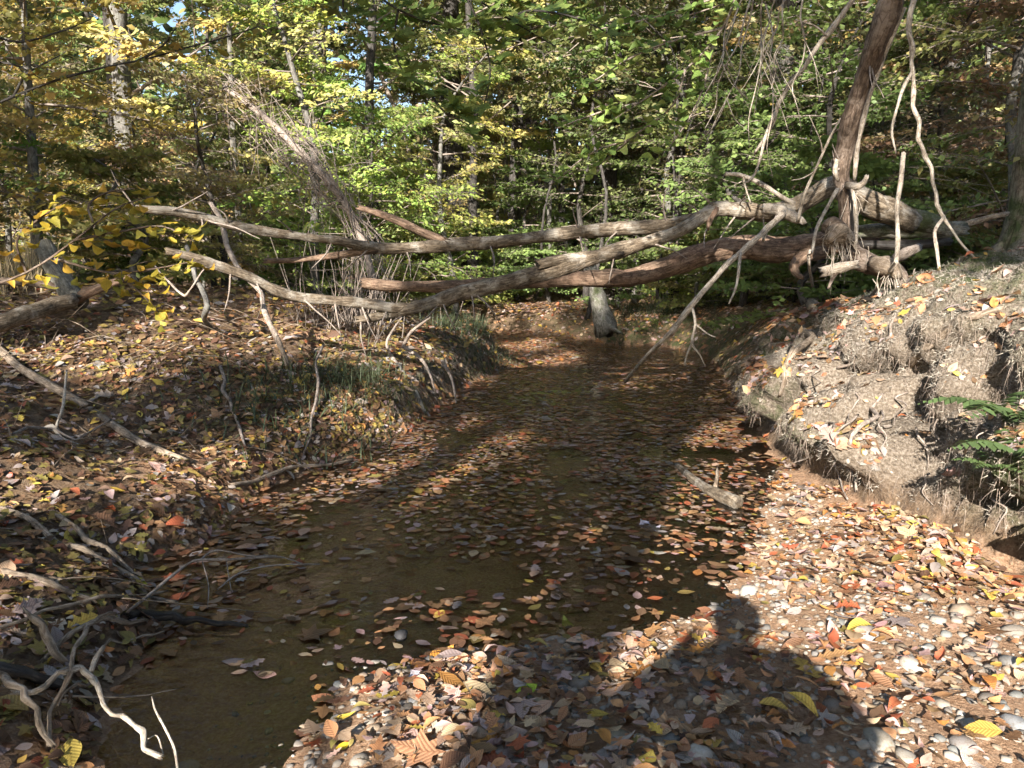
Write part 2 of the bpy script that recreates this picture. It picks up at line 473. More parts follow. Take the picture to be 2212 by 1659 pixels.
def terrain(x, y):
    x, y = np.asarray(x, float), np.asarray(y, float)
    xl, xr = ex(LE, y), ex(RE, y)
    dl = np.where(x < xl, polydist(x, y, LE), 0)
    dr = np.where(x > xr, polydist(x, y, RE), 0)
    inside = (x >= xl) & (x <= xr)
    de = np.minimum(polydist(x, y, LE), polydist(x, y, RE))
    dg = polydist(x, y, GE)
    ongravel = (x > ex(GE, y)) & (y < 6.2)
    n = fbm(xyz(x * 1.3, y * 1.3), 4)
    far_sand = sm(10.8, 13.2, y) * sm(2.2, .7, x)
    wet = -.006 - .07 * (1 - np.exp(-np.minimum(dg, de * 1.3) / .6)) + .012 * n
    wet = np.where(y > 6.5, -.13 * (1 - np.exp(-de / .5)) + .012 * n, wet)
    wet = wet + far_sand * .17
    bar = .16 * (1 - np.exp(-dg / .9)) + .012 * n
    base = np.where(ongravel, bar, wet)
    base = np.where(dl > 0, base * np.exp(-dl / .15), base)
    s = np.interp(y, [2, 3, 4, 6, 7, 9, 12, 14, 30], [.1, .15, .18, .18, .34, .55, .66, .5, .4])
    left = s * (1 - np.exp(-dl / .17)) + .165 * np.minimum(dl, 4.2) + .03 * np.clip(dl - 4.2, 0, 30) + .09 * n * np.minimum(dl, 1)
    hr = np.interp(y, [-5, 7.5, 9, 11, 14, 16.5, 19, 40], [1, 1, .85, .68, .66, .5, .4, .4])
    right = hr * np.interp(dr, [0, .1, .35, .7, 1.15, 1.8, 3.2, 7, 30], [0, .26, .72, 1.14, 1.42, 1.56, 1.72, 1.9, 2.6]) + .07 * n * np.minimum(dr, 1)
    right = right + sm(0, 6, dr) * .1 * fbm(xyz(x * .5, y * .5, 5), 2)
    z = base + np.where(dl > 0, left, 0) + np.where(dr > 0, right, 0)
    z = z + sm(20, 80, y) * 1.5 * (1 - inside)
    return z, dl, dr

def seg(*parts):
    out = [parts[0][0]]
    for a, b, s in parts:
        n = max(1, int(round((b - a) / s)))
        out += list(np.linspace(a, b, n + 1)[1:])
    return np.array(out)
gx = seg((-60, -20, 2.5), (-20, -9, .7), (-9, -5, .2), (-5, -2.5, .07), (-2.5, 1.5, .06), (1.5, 4.4, .032), (4.4, 6, .08), (6, 9, .2), (9, 20, .7), (20, 60, 2.5))
gy = seg((-30, -2, 1.2), (-2, 1.6, .15), (1.6, 3, .055), (3, 8, .038), (8, 13, .07), (13, 20, .14), (20, 32, .5), (32, 120, 4))
X, Yg = np.meshgrid(gx, gy)
nx, ny = len(gx), len(gy)
x, y = X.ravel(), Yg.ravel()
z, dl, dr = terrain(x, y)
P = xyz(x, y)
P[:, 2] = z
# the right bank: rounded root-bound bulges with gullies between, undercut at the foot
bank = sm(.02, .12, dr) * sm(2.1, 1.1, dr) * sm(10, 8, y) * sm(1.2, 2.4, y)
tx, ty = np.gradient(z.reshape(ny, nx), gy, gx)[::-1]
nrm = np.stack([-tx.ravel(), -ty.ravel(), np.ones(len(x))], 1)
nrm /= np.linalg.norm(nrm, axis=1)[:, None]
nrm[:, 2] *= .6
wx = x + .14 * fbm(P * 2.2, 2) + .3 * z
wy = y + .14 * fbm(P * 2.2 + 40, 2)
f1, f2 = worley(wx * 1.5 + 7, wy * 1.35 + 3)
bulge = np.clip((f2 - f1) * 2.6, 0, 1) ** .5
f1b, f2b = worley(wx * 4.1, wy * 4.6 + 9)
bulge2 = np.clip((f2b - f1b) * 2, 0, 1) ** .7
lowf = sm(1.35, .7, z)
amp = bank * ((.1 + .34 * lowf) * (bulge - .6) + .05 * (bulge2 - .5) + .08 * fbm(P * 5, 2) + .03 * fbm(P * 19, 3))
P += nrm * amp[:, None]
toe = bank * sm(.6, .1, z) * .2 * (1 + .8 * fbm(xyz(x * 1.7, y * 1.7, 4), 2))
hx = nrm[:, :2] / (np.linalg.norm(nrm[:, :2], axis=1)[:, None] + 1e-6)
zz_ = P[:, 2]
out_ = .3 * np.exp(-((zz_ - .52) / .26) ** 2) + .12 * np.exp(-((zz_ - 1.05) / .2) ** 2) - .14 * np.exp(-((zz_ - .1) / .13) ** 2)
fac_ = np.clip(bulge * 1.7 - .75 + .5 * fbm(xyz(x * 1.1, y * 1.1, 12), 2), -.5, 1)
P[:, :2] += hx * (bank * np.where(out_ > 0, out_ * fac_, out_ * .9))[:, None]
def march(px, py):
    a_, b_ = at(px, py, 3.0), at(px, py, 9.0)
    for t_ in np.linspace(0, 1, 160):
        q_ = a_ + (b_ - a_) * t_
        if terrain(q_[:1], q_[1:2])[0][0] > q_[2]: return q_
    return b_
for hp_, hq_, hr_, hd_ in [(1930, 825, .17, .42), (1965, 845, .13, .38), (2075, 965, .16, .42), (1870, 930, .12, .3), (1720, 960, .15, .36), (2010, 760, .07, .3), (1850, 810, .06, .28), (1845, 870, .07, .3), (2130, 1050, .12, .35), (1640, 900, .1, .3), (1985, 1000, .1, .3), (2090, 850, .07, .25), (2185, 1180, .14, .3)]:
    hc_ = march(hp_, hq_)
    dd_ = np.linalg.norm((np.stack([x, y, z], 1) - hc_) * (1, 1, .9), axis=1) * (1 + .35 * fbm(P * 9, 2))
    P -= nrm * (.75 * hd_ * np.exp(-(dd_ / hr_) ** 2))[:, None]
P[:, 2] += .012 * fbm(P * 6, 3) * (1 - bank)
lb = sm(.01, .08, dl) * sm(.7, .35, dl) * sm(6.2, 7.5, y) * sm(14, 13, y)
P[:, 0] += lb * (.1 * fbm(P * 5, 3) - .06 * sm(.5, .1, z) * 1)
idx = np.arange(nx * ny).reshape(ny, nx)
Q = np.stack([idx[:-1, :-1], idx[:-1, 1:], idx[1:, 1:], idx[1:, :-1]], 2).reshape(-1, 4)
moss = np.clip(bank * 1.3 * sm(-.45, .2, fbm(xyz(x * 1.1, y * 1.1, 3), 2)) + lb * .8 + bank * sm(2.7, 3.4, x) * .8, 0, 1)
inside = (dl == 0) & (dr == 0)
moss = np.clip(moss + sm(1.4, .3, dr) * (dr > 0) * sm(9.5, 11, y) * sm(17, 15, y), 0, 1)
moss = np.clip(moss + sm(1.0, .2, dl) * (dl > 0) * sm(9.6, 10.8, y) * sm(13.5, 12.8, y), 0, 1)
sand = np.where(inside, 1.0, 0) * .85 + sm(.25, .62, fbm(xyz(x * .8, y * .8, 8), 3)) * (dl > 0) * .7 * sm(4, 2, dl)
litm = 1 - np.clip(sand + bank, 0, 1)
gme = mesh('ground', P, [Q], col=np.stack([moss, np.clip(sand, 0, 1), litm], 1), mats=[M['ground']])
ba = gme.attributes.new('bank', 'FLOAT', 'POINT')
ba.data.foreach_set('value', np.clip(bank + lb * .8, 0, 1).astype(np.float32))
tag(link('ground', gme), 'leaf strewn forest floor with sandy creek bed and eroded root bound banks', None, kind='structure')
BVH = BVHTree.FromPolygons([tuple(p) for p in P.tolist()], Q.tolist(), all_triangles=False)

def drop(x, y):
    h = BVH.ray_cast(Vector((x, y, 8)), Vector((0, 0, -1)))
    if h[0] is None: return np.array([x, y, 0.0]), np.array([0, 0, 1.0])
    n = np.array(h[1])
    return np.array(h[0]), n if n[2] > 0 else -n

def hitpx(px, py, lift=0.0):
    """where the photo's pixel meets the ground (or the water)"""
    o = Vector((0, 0, CAMZ))
    d = (Vector(at(px, py, 5.0)) - o).normalized()
    h = BVH.ray_cast(o, d)
    p = np.array(h[0]) if h[0] is not None else np.array(o + d * 20)
    if p[2] < 0:
        k = CAMZ / -d.z
        p = np.array(o + d * k)
    p[2] += lift
    return p

# water sheet, following the channel
wxs, wys = np.linspace(-14, 4.2, 60), np.linspace(-12, 21, 90)
WX, WY = np.meshgrid(wxs, wys)
wi = np.arange(WX.size).reshape(WX.shape)
wq = np.stack([wi[:-1, :-1], wi[:-1, 1:], wi[1:, 1:], wi[1:, :-1]], 2).reshape(-1, 4)
cxm = WX.ravel()[wq].mean(1)
cym = WY.ravel()[wq].mean(1)
keep = (cxm > ex(LE, cym) - .6) & (cxm < ex(RE, cym) + .4)
tag(link('water', mesh('water', xyz(WX.ravel(), WY.ravel(), 0.0), [wq[keep]], mats=[M['water']])), 'still brown creek water reflecting the trees', None, kind='structure')

# ------------------------------------------------------------------ fallen trees, logs and sticks
def line(pts):
    return np.array([hitpx(p[0], p[1], p[3] if len(p) > 3 else 0.0) if p[2] is None else at(*p[:3]) for p in pts])

def limb(name, m, pts, rpx, parent=None, base=None, sides=12, k=4, rough=.1, jag=.8, lump=.1, wob=.006, ang=0.0):
    """one tube traced at its own distance; rpx = radius in photo pixels"""
    P = line(pts)
    d = to_px(P)[2]
    rp = np.interp(np.linspace(0, 1, len(P)), np.linspace(0, 1, len(np.atleast_1d(rpx))), np.atleast_1d(rpx))
    mb = MB()
    tube(mb, P, rp * d / F, sides, k, rough, jag, None, lump, wob, ang)
    b = P[-1] if base is None else np.asarray(base)
    return mb.build(name, M[m], parent, b)

def wood(name, label, cat, parts, base=None, group=None):
    P0 = line(parts[0][2])
    b = P0[np.argmin(P0[:, 2])] if base is None else base
    if len(parts) == 1:
        o = limb(name, *parts[0][1:4], base=b, **(parts[0][4] if len(parts[0]) > 4 else {}))
        return tag(o, label, cat, group)
    t = thing(name, label, cat, b, group)
    for p in parts:
        limb(p[0], *p[1:4], parent=t, base=b, **(p[4] if len(p) > 4 else {}))
    return t

A = [(1965, 478, 7.9), (1905, 452, 7.8), (1850, 428, 7.7), (1812, 402, 7.7), (1778, 408, 7.7), (1742, 432, 7.7), (1700, 452, 7.7), (1650, 459, 7.7), (1600, 453, 7.7), (1548, 450, 7.7),
     (1505, 470, 7.7), (1440, 487, 7.8), (1340, 494, 7.9), (1250, 502, 8), (1150, 514, 8), (1060, 524, 8), (970, 528, 8), (880, 536, 7.9), (800, 533, 7.8), (720, 518, 7.6), (640, 510, 7.4), (560, 497, 7.2), (500, 484, 7), (440, 468, 6.9), (370, 456, 6.8), (292, 450, 6.7)]
Bm = [(1548, 452, 7.7), (1515, 468, 7.65), (1480, 492, 7.6), (1448, 508, 7.6), (1400, 522, 7.6), (1330, 541, 7.6), (1260, 562, 7.5), (1180, 588, 7.5), (1100, 608, 7.4), (1020, 628, 7.4), (950, 648, 7.3), (880, 668, 7.2), (830, 680, 7.2), (776, 690, 7.1)]
B2 = [(880, 664, 7.2), (838, 664, 7.15), (780, 654, 7.1), (720, 648, 7), (650, 644, 6.9), (600, 630, 6.8), (550, 604, 6.7), (500, 585, 6.6), (430, 560, 6.5), (366, 542, 6.4)]
wood('fallen_tree', 'long barkless fallen tree spanning the creek with two forking limbs', 'fallen tree', [
    ('trunk', 'log', A, [25, 26, 25, 22, 19, 20, 19, 18, 19, 17, 15, 14, 16, 13, 14, 12, 14, 11, 12, 10.5, 10, 11, 10.5, 9, 9.5, 7], dict(sides=26, k=9, rough=.15, lump=.2)),
    ('limb', 'log', Bm, [13, 16, 16, 15, 15, 17, 16, 17, 18, 17, 16, 15, 13, 9], dict(sides=26, k=9, rough=.15, lump=.18, jag=1.6)),
    ('limb', 'log', B2, [11, 12, 12, 10.5, 10.5, 11.5, 11, 10.5, 11, 9], dict(sides=24, k=9, rough=.15, lump=.16, jag=1.2)),
    ('broken_branch', 'log_red', [(800, 540, 7.8), (745, 549, 7.75), (690, 557, 7.7), (640, 562, 7.7), (580, 563, 7.65)], [10, 8, 7, 6, 6], dict(jag=2.5)),
    ('broken_branch', 'log_red', [(955, 520, 8), (915, 503, 8.05), (880, 487, 8.1), (832, 466, 8.2), (780, 450, 8.3)], [11, 9, 9, 8, 6], dict(jag=2)),
    ('broken_branch', 'log', [(1335, 548, 7.55), (1270, 552, 7.5), (1200, 562, 7.45), (1165, 570, 7.4)], [9, 11, 12, 10], dict(jag=1.5)),
    ('stub', 'log_red', [(1545, 452, 7.65), (1532, 478, 7.6), (1528, 496, 7.55)], [8, 6, 3]),
    ('stub', 'pale', [(1655, 452, 7.6), (1690, 458, 7.5), (1722, 474, 7.45), (1733, 480, 7.4)], [12, 12, 9, 6], dict(jag=1.2, rough=.25, lump=.25)),
    ('stub', 'pale', [(1690, 462, 7.45), (1672, 482, 7.4), (1655, 498, 7.35), (1649, 520, 7.3)], [8, 6, 5, 3]),
], base=at(1850, 600, 7.7))
wood('fallen_log', 'thick weathered log with splintered end lying low across the creek', 'log', [
    ('trunk', 'log_red', [(1870, 515, 8.6), (1800, 526, 8.6), (1740, 533, 8.6), (1680, 540, 8.5), (1600, 536, 8.5), (1540, 543, 8.4), (1480, 562, 8.4), (1420, 583, 8.4), (1360, 599, 8.3), (1335, 601, 8.3), (1250, 603, 8.4), (1150, 609, 8.5),
                          (1050, 614, 8.7), (950, 618, 8.8), (850, 618, 8.9), (792, 612, 9)], [25, 26, 26, 25, 25, 24, 23, 22, 21, 20, 17, 14, 13, 12, 12, 11], dict(sides=26, k=9, rough=.18, lump=.18, jag=1.5)),
    ('stub', 'log_red', [(1775, 545, 8.5), (1735, 556, 8.3), (1716, 575, 8.2), (1722, 592, 8.15), (1735, 600, 8.1)], [15, 14, 11, 8, 4]),
], base=at(1335, 620, 8.3))
DT = [(1942, -70, 6.3), (1926, 0, 6.4), (1902, 75, 6.5), (1884, 130, 6.6), (1864, 190, 6.7), (1844, 255, 6.8), (1828, 318, 6.9), (1818, 362, 6.95), (1819, 400, 7), (1828, 450, 7), (1832, 500, 6.95), (1838, 540, 6.9), (1858, 562, 6.75),
      (1893, 577, 6.6), (1930, 590, 6.5), (1955, 612, 6.4)]
wood('dead_tree', 'leaning dead brown trunk with torn bark rising from the right bank', 'dead tree', [
    ('trunk', 'snag', DT, [28, 26, 25, 24, 23, 22, 19, 17, 15, 14, 15, 18, 22, 20, 22, 14], dict(sides=28, k=9, rough=.14, lump=.14, jag=.4)),
    ('bark_strip', 'pale', [(1950, 20, 6.35), (1925, 85, 6.45), (1902, 150, 6.55), (1880, 205, 6.6), (1866, 260, 6.7), (1858, 300, 6.75), (1848, 345, 6.85), (1844, 392, 6.9)], [5, 6, 5, 4, 6, 4, 6, 4], dict(sides=8, wob=.015)),
    ('bark_strip', 'pale', [(1808, 345, 6.8), (1803, 372, 6.82), (1810, 392, 6.85)], [4, 6, 3], dict(sides=6)),
    ('bark_strip', 'pale', [(1838, 400, 6.85), (1845, 440, 6.8), (1847, 490, 6.75), (1842, 540, 6.7)], [4, 5, 5, 4], dict(sides=6, wob=.02)),
    ('stub', 'pale', [(1832, 402, 6.9), (1850, 404, 6.8), (1864, 396, 6.75), (1871, 383, 6.7)], [8, 8, 7, 5]),
    ('root', 'snag', [(1835, 530, 6.9), (1812, 500, 6.75), (1792, 487, 6.65), (1782, 492, 6.6)], [16, 18, 17, 9], dict(rough=.25)),
    ('root', 'pale', [(1925, 582, 6.5), (1934, 600, 6.38), (1938, 622, 6.3), (1946, 634, 6.28)], [8, 6, 5, 2], dict(sides=7, wob=.01)),
    ('root', 'drift', [(1890, 572, 6.5), (1910, 576, 6.42), (1928, 584, 6.38), (1940, 600, 6.36)], [16, 22, 19, 9], dict(sides=12, rough=.25)),
    ('root', 'snag', [(1842, 545, 6.85), (1826, 560, 6.7), (1806, 585, 6.5), (1790, 620, 6.3)], [10, 8, 6, 3], dict(sides=8, wob=.02)),
    ('root', 'drift', [(1836, 520, 6.8), (1815, 512, 6.6), (1800, 508, 6.5), (1790, 520, 6.45)], [14, 20, 18, 8], dict(sides=12, rough=.35, lump=.3)),
], base=hitpx(1950, 620))
_rt = [o for o in COL.objects if o.name == 'dead_tree'][0]
mb = MB()
for _c, _n, _s in (((1812, 510, 6.5), 30, 14), ((1835, 540, 6.6), 10, 16), ((1920, 585, 6.4), 22, 16), ((1840, 420, 6.85), 12, 8)):
    for _i in range(_n):
        _p = at(_c[0] + random.gauss(0, _s), _c[1] + random.gauss(0, _s * .7), _c[2] + random.gauss(0, .04))
        _q = _p + np.array([random.gauss(0, .05), random.gauss(-.05, .05), -abs(random.gauss(.16, .1))])
        tube(mb, np.array([_p, (_p + _q) / 2 + (random.gauss(0, .02), random.gauss(0, .02), .02), _q]), [.004, .0035, .0015], 4, 3)
_f = mb.build('root_fibres', M['pale'], _rt, np.array(_rt.location))
_f['kind'] = 'stuff'
wood('log_chunk', 'short pale broken piece of log wedged under the dead trunk roots', 'log', [
    ('log_chunk', 'pale', [(1781, 586, 6.5), (1815, 578, 6.45), (1850, 571, 6.4)], [11, 12, 9], dict(rough=.2, jag=1.2))])
wood('mossy_log', 'mossy grey log lying along the bank behind the dead trunk', 'log', [
    ('trunk', 'mossy', [(1842, 503, 8.1), (1900, 500, 8.1), (1960, 500, 8.0), (2030, 498, 7.9), (2080, 492, 7.9)], [14, 17, 18, 20, 16], dict(sides=14, rough=.2, lump=.2)),
    ('limb', 'mossy', [(1950, 475, 8.0), (1995, 480, 7.9), (2040, 492, 7.8)], [26, 24, 16], dict(rough=.2, lump=.2)),
    ('branch', 'drift', [(2035, 496, 7.85), (2080, 485, 7.9), (2130, 471, 7.95), (2175, 462, 8)], [8, 7, 6, 5]),
])
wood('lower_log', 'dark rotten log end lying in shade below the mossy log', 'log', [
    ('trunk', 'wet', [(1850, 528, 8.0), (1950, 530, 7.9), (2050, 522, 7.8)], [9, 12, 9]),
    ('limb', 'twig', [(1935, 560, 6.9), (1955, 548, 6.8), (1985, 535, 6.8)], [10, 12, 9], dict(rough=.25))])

# pale dead branches and sticks
wood('leaning_stick', 'long pale stick slanting from the fallen tree down into the creek', 'stick', [
    ('stem', 'pale', [(1690, 462, 7.45), (1660, 490, 7.3), (1620, 528, 7.2), (1570, 572, 7.1), (1500, 652, 7.0), (1430, 737, 7.1), (1352, 824, 8.9)], [8, 8, 7.5, 6.5, 6, 5, 3], dict(k=4, ang=.012, rough=.15)),
    ('twig', 'pale', [(1600, 545, 7.15), (1596, 585, 7.0), (1588, 625, 6.9), (1575, 655, 6.9)], [4, 3, 3, 2], dict(sides=6)),
    ('twig', 'pale', [(1495, 665, 7.0), (1502, 700, 6.9), (1494, 740, 6.85), (1510, 765, 6.85), (1522, 790, 6.85)], [3, 3, 3, 2, 1.5], dict(sides=6)),
    ('twig', 'pale', [(1497, 735, 6.86), (1484, 765, 6.85), (1478, 790, 6.85)], [3, 2, 1.5], dict(sides=6)),
    ('twig', 'pale', [(1502, 700, 6.9), (1530, 722, 6.85), (1545, 728, 6.8)], [2, 1.5, 1], dict(sides=5)),
])
wood('hanging_branch', 'long wavy pale branch hanging beside the beech and reaching the bank', 'branch', [
    ('stem', 'pale', [(1985, -40, 6.2), (1966, 30, 6.2), (1972, 100, 6.2), (1972, 155, 6.2), (1974, 205, 6.25), (1986, 262, 6.25), (1982, 300, 6.25), (1998, 340, 6.25), (2014, 392, 6.25), (2022, 440, 6.2), (2042, 478, 6.2), (2068, 515, 6.15), (2108, 562, 6.1), (2155, 608, None)], [6, 6, 5, 5, 4.5, 4.5, 4, 4.5, 4, 4, 4, 3, 3, 2], dict(k=4, ang=.06, rough=.15)),
    ('twig', 'pale', [(1970, 158, 6.2), (1952, 190, 6.2), (1938, 235, 6.2), (1927, 285, 6.2), (1936, 332, 6.2)], [4, 4, 3, 3, 2], dict(sides=6)),
    ('twig', 'pale', [(2038, 470, 6.2), (2020, 500, 6.1), (2026, 540, 6.0), (2032, 590, 6.0), (2030, 625, None)], [4, 4, 4, 3, 2], dict(sides=6)),
])
wood('crossing_branch', 'pale straight branch running diagonally above the fallen tree', 'branch', [
    ('stem', 'pale', [(1870, -60, 6.6), (1846, -5, 6.6), (1795, 65, 6.65), (1745, 130, 6.7), (1705, 178, 6.75), (1680, 225, 6.8), (1655, 292, 6.9), (1632, 330, 7)], [6, 6, 6, 5, 5, 5, 4, 3], dict(k=4, ang=.05, rough=.15)),
    ('twig', 'pale', [(1786, 78, 6.65), (1760, 55, 6.6), (1720, 42, 6.6)], [3, 2, 1.5], dict(sides=5)),
    ('twig', 'pale', [(1672, 245, 6.8), (1652, 300, 6.8), (1640, 350, 6.8), (1625, 385, 6.8), (1606, 395, 6.8)], [4, 4, 3, 3, 2], dict(sides=6)),
])
wood('bank_pole', 'thin pale pole standing on the bank left of the wavy branch', 'branch', [
    ('stem', 'pale', [(1952, 332, 6.35), (1944, 400, 6.3), (1938, 470, 6.25), (1940, 520, 6.2), (1934, 570, 6.1), (1930, 610, None)], [5, 5, 4, 5, 4, 3], dict(k=4, ang=.06, rough=.15))])
wood('hooked_stick', 'pale forked stick sticking up from the top of the fallen tree', 'stick', [
    ('stem', 'pale', [(1568, 376, 7.5), (1600, 378, 7.5), (1640, 395, 7.55), (1680, 420, 7.6), (1718, 442, 7.65)], [4, 5, 5, 5, 5]),
    ('twig', 'pale', [(1606, 380, 7.5), (1612, 410, 7.5), (1622, 440, 7.5)], [3, 2, 2], dict(sides=5))])
wood('upright_stick', 'thin pale twig rising steeply beside the dead trunk', 'stick', [
    ('stem', 'pale', [(1722, 480, 7.3), (1735, 430, 7.2), (1760, 370, 7.1), (1790, 300, 7.0), (1815, 255, 6.95)], [4, 4, 3, 3, 2], dict(sides=7)),
    ('twig', 'pale', [(1760, 370, 7.1), (1735, 385, 7.1), (1710, 390, 7.1)], [2, 1.5, 1], dict(sides=5)),
    ('twig', 'pale', [(1776, 335, 7.05), (1770, 300, 7.0), (1748, 250, 7.0)], [2, 1.5, 1], dict(sides=5))])
wood('root_stick', 'thin pale stick hanging straight down in front of the dead trunk', 'stick', [
    ('stem', 'pale', [(1808, 410, 6.7), (1790, 440, 6.6), (1765, 490, 6.5), (1755, 540, 6.4), (1748, 580, 6.3), (1760, 640, None)], [4, 4, 4, 3, 3, 3], dict(sides=7))])
HB = np.random.default_rng(3)
tw = [('curtain of thin pale dead twigs hanging right of the green leaves', 1660, 1745, 6.3), ('fine dead twigs dangling near the crossing branch at top', 1600, 1665, 6.7)]
for lab, x0, x1, Yb in tw:
    base = at((x0 + x1) / 2, -60, Yb)
    t = thing('hanging_twig', lab, 'branch', base, 'dead twigs hanging from above')
    for i in range(5):
        px = HB.uniform(x0, x1)
        py = HB.uniform(-80, 40)
        pts = []
        L = HB.uniform(180, 420)
        sl_ = HB.uniform(-.5, .12)
        for k in range(7):
            pts.append((px + sl_ * L * k / 6 + HB.normal(0, 7), py + L * k / 6, Yb + HB.normal(0, .04)))
        limb('twig', 'pale', pts, [2.2, 2, 1.8, 1.6, 1.4, 1.1, .7], t, base, sides=5, k=3, jag=0, lump=0)
        for q in range(2):
            k = HB.integers(2, 5)
            p = pts[k]
            s2 = HB.choice([-1, 1])
            limb('side_twig', 'pale', [p, (p[0] + s2 * 20, p[1] + 45, p[2]), (p[0] + s2 * HB.uniform(25, 60), p[1] + HB.uniform(70, 120), p[2] + .05)], [1.4, 1, .6], t, base, sides=5, k=3, jag=0, lump=0)

for o_, ch, nn_ in ((_rt, DT[1:9], 6), ([o for o in COL.objects if o.name == 'fallen_tree'][0], A[6:], 22), ([o for o in COL.objects if o.name == 'fallen_tree'][0], Bm, 10), ([o for o in COL.objects if o.name == 'fallen_tree'][0], B2, 6)):
    for i in range(nn_):
        p = ch[random.randrange(len(ch))]
        dx_, dy_ = random.gauss(0, 45), random.choice((-1, 1, 1)) * random.uniform(25, 90)
        limb('twig', 'twig', [p, (p[0] + dx_ * .5 + random.gauss(0, 8), p[1] + dy_ * .5, p[2] - .12), (p[0] + dx_, p[1] + dy_, p[2] - .2 + random.gauss(0, .1))], [2.4, 1.7, .8], o_, np.array(o_.location), sides=5, k=3, jag=0, lump=0, wob=.02)
# left bank wood
wood('stump_log', 'grey ringed trunk stub leaning where two logs cross on left bank', 'log', [
    ('trunk', 'stub', [(98, 540, 8.2), (112, 570, 8.1), (130, 600, 8.0), (152, 632, 7.9), (168, 650, 7.8)], [22, 22, 22, 22, 20], dict(sides=14, jag=1.0)),
    ('limb', 'log_red', [(165, 645, 7.8), (195, 630, 7.8), (235, 615, 7.9), (280, 598, 8)], [13, 11, 9, 6]),
    ('limb', 'log', [(155, 648, 7.7), (110, 660, 7.5), (60, 678, 7.2), (20, 692, 7), (-30, 706, 6.8)], [17, 18, 19, 20, 20], dict(sides=14, rough=.15)),
    ('limb', 'snag', [(150, 628, 7.9), (100, 616, 7.9), (40, 610, 7.9), (-20, 606, 7.9)], [9, 9, 8, 8])])
wood('bank_log', 'long thin grey log sloping down the left bank towards the water', 'log', [
    ('bank_log', 'drift', [(-20, 748, None, .03), (20, 782, None, .04), (60, 815, None, .04), (150, 868, None, .05), (250, 936, None, .05), (330, 978, None, .04), (402, 1002, None, .02)], [9, 9, 9, 9, 9, 8, 7], dict(sides=12, k=6))])
st = [
    ('dead_sapling', 'pale snapped sapling standing on the left bank near a green leaf', [(404, 535, 8.3), (418, 575, 8.2), (436, 620, 8.0), (447, 665, 7.7), (456, 712, None)], [5, 5, 6, 7, 6], 'grey'),
    ('dead_sapling', 'bent bare grey sapling arching down to the left bank slope', [(455, 440, 8.4), (490, 530, 8.2), (532, 600, 7.9), (568, 660, 7.5), (598, 730, 7.1), (622, 795, None)], [5, 6, 6, 6, 5, 5], 'twig'),
    ('dead_sapling', 'forked pale twig lying on the leaves beside the snapped sapling', [(335, 575, 8.2), (372, 615, 8.1), (402, 640, 8.0), (428, 600, 8.0), (452, 572, 8.0)], [1.6, 2.2, 2.4, 1.8, 1.2], 'twig'),
    ('stick', 'thin bent stick running down the middle of left bank', [(478, 805, None, .05), (480, 850, None, .03), (500, 890, None, .03), (520, 940, None, .03), (535, 995, None, .01)], [4, 4, 3, 3, 2], 'twig'),
    ('stick', 'thin twig slanting on leaves right of the bent stick', [(700, 800, None, .25), (690, 860, None, .15), (672, 920, None, .05), (655, 985, None, .01)], [3, 3, 2.5, 2], 'twig'),
    ('stick', 'branched twig rising from leaves below the long grey log', [(150, 865, None, .25), (138, 915, None, .12), (122, 940, None, .03), (150, 960, None, .02), (190, 995, None, .02)], [2, 3, 3, 3, 2], 'pale'),
    ('stick', 'low curved twig lying across leaves at left edge', [(-10, 975, None, .03), (60, 938, None, .05), (120, 938, None, .04), (165, 960, None, .03), (240, 930, None, .08)], [3, 3, 3, 2.5, 2], 'twig'),
    ('stick', 'straight dead stick lying beside water below the grassy bank', [(500, 1055, None, .02), (580, 1035, None, .03), (660, 1012, None, .02), (760, 1000, None, .02)], [5, 5, 4, 3], 'drift'),
    ('stick', 'dark stick lying across leaves above the driftwood', [(10, 1110, None, .03), (80, 1150, None, .04), (180, 1200, None, .04), (300, 1265, None, .02), (380, 1305, None, .01)], [7, 7, 7, 6, 5], 'drift'),
    ('stick', 'pair of slim sticks lying down the slope to creek root', [(130, 1130, None, .04), (185, 1180, None, .03), (260, 1225, None, .03), (300, 1260, None, .01)], [6, 6, 5, 4], 'drift'),
    ('stick', 'thin sloping stick along the base of the left bank leaves', [(-10, 1245, None, .03), (80, 1262, None, .03), (160, 1295, None, .03), (230, 1315, None, .02)], [8, 7, 6, 4], 'drift'),
    ('stick', 'grey stick leaning on the sandy right bank slope', [(1965, 800, None, .05), (2000, 770, None, .07), (2050, 735, None, .07), (2110, 700, None, .05), (2160, 675, None, .02)], [10, 9, 9, 8, 6], 'drift'),
    ('stick', 'thin twig curving over the right bank beneath the bulges', [(1810, 810, None, .06), (1850, 800, None, .06), (1900, 775, None, .04), (1925, 735, None, .04), (1935, 690, None, .03)], [3, 3, 3, 3, 2], 'twig'),
    ('stick', 'pale root stick curving down right bank into the gravel', [(1905, 870, None, .06), (1880, 910, None, .09), (1855, 950, None, .09), (1835, 985, None, .08), (1832, 1025, None, .05), (1850, 1065, None, .02)], [3, 4, 5, 4.5, 4, 3], 'twig'),
    ('stick', 'thin pale root arching beside the curving root stick', [(1850, 930, None, .1), (1815, 970, None, .14), (1800, 1010, None, .12), (1812, 1050, None, .06), (1832, 1085, None, .02)], [2.5, 2.5, 2.5, 2, 1.5], 'twig'),
    ('bark_slab', 'wide pale slab of bark lying down the right bank', [(1838, 618, None, .02), (1800, 640, None, .02), (1758, 672, None, .02), (1730, 720, None, .03), (1712, 770, None, .03), (1695, 820, None, .03), (1684, 858, None, .02)], [11, 13, 12, 9, 8, 7, 4], 'drift'),
]
for nm, lab, pts, rp, m_ in st:
    wood(nm, lab, nm.replace('_', ' ').split()[-1] if nm != 'dead_sapling' else 'sapling', [(nm, m_, pts, rp, dict(sides=10, k=5, jag=1.5, ang=.05, rough=.15))])
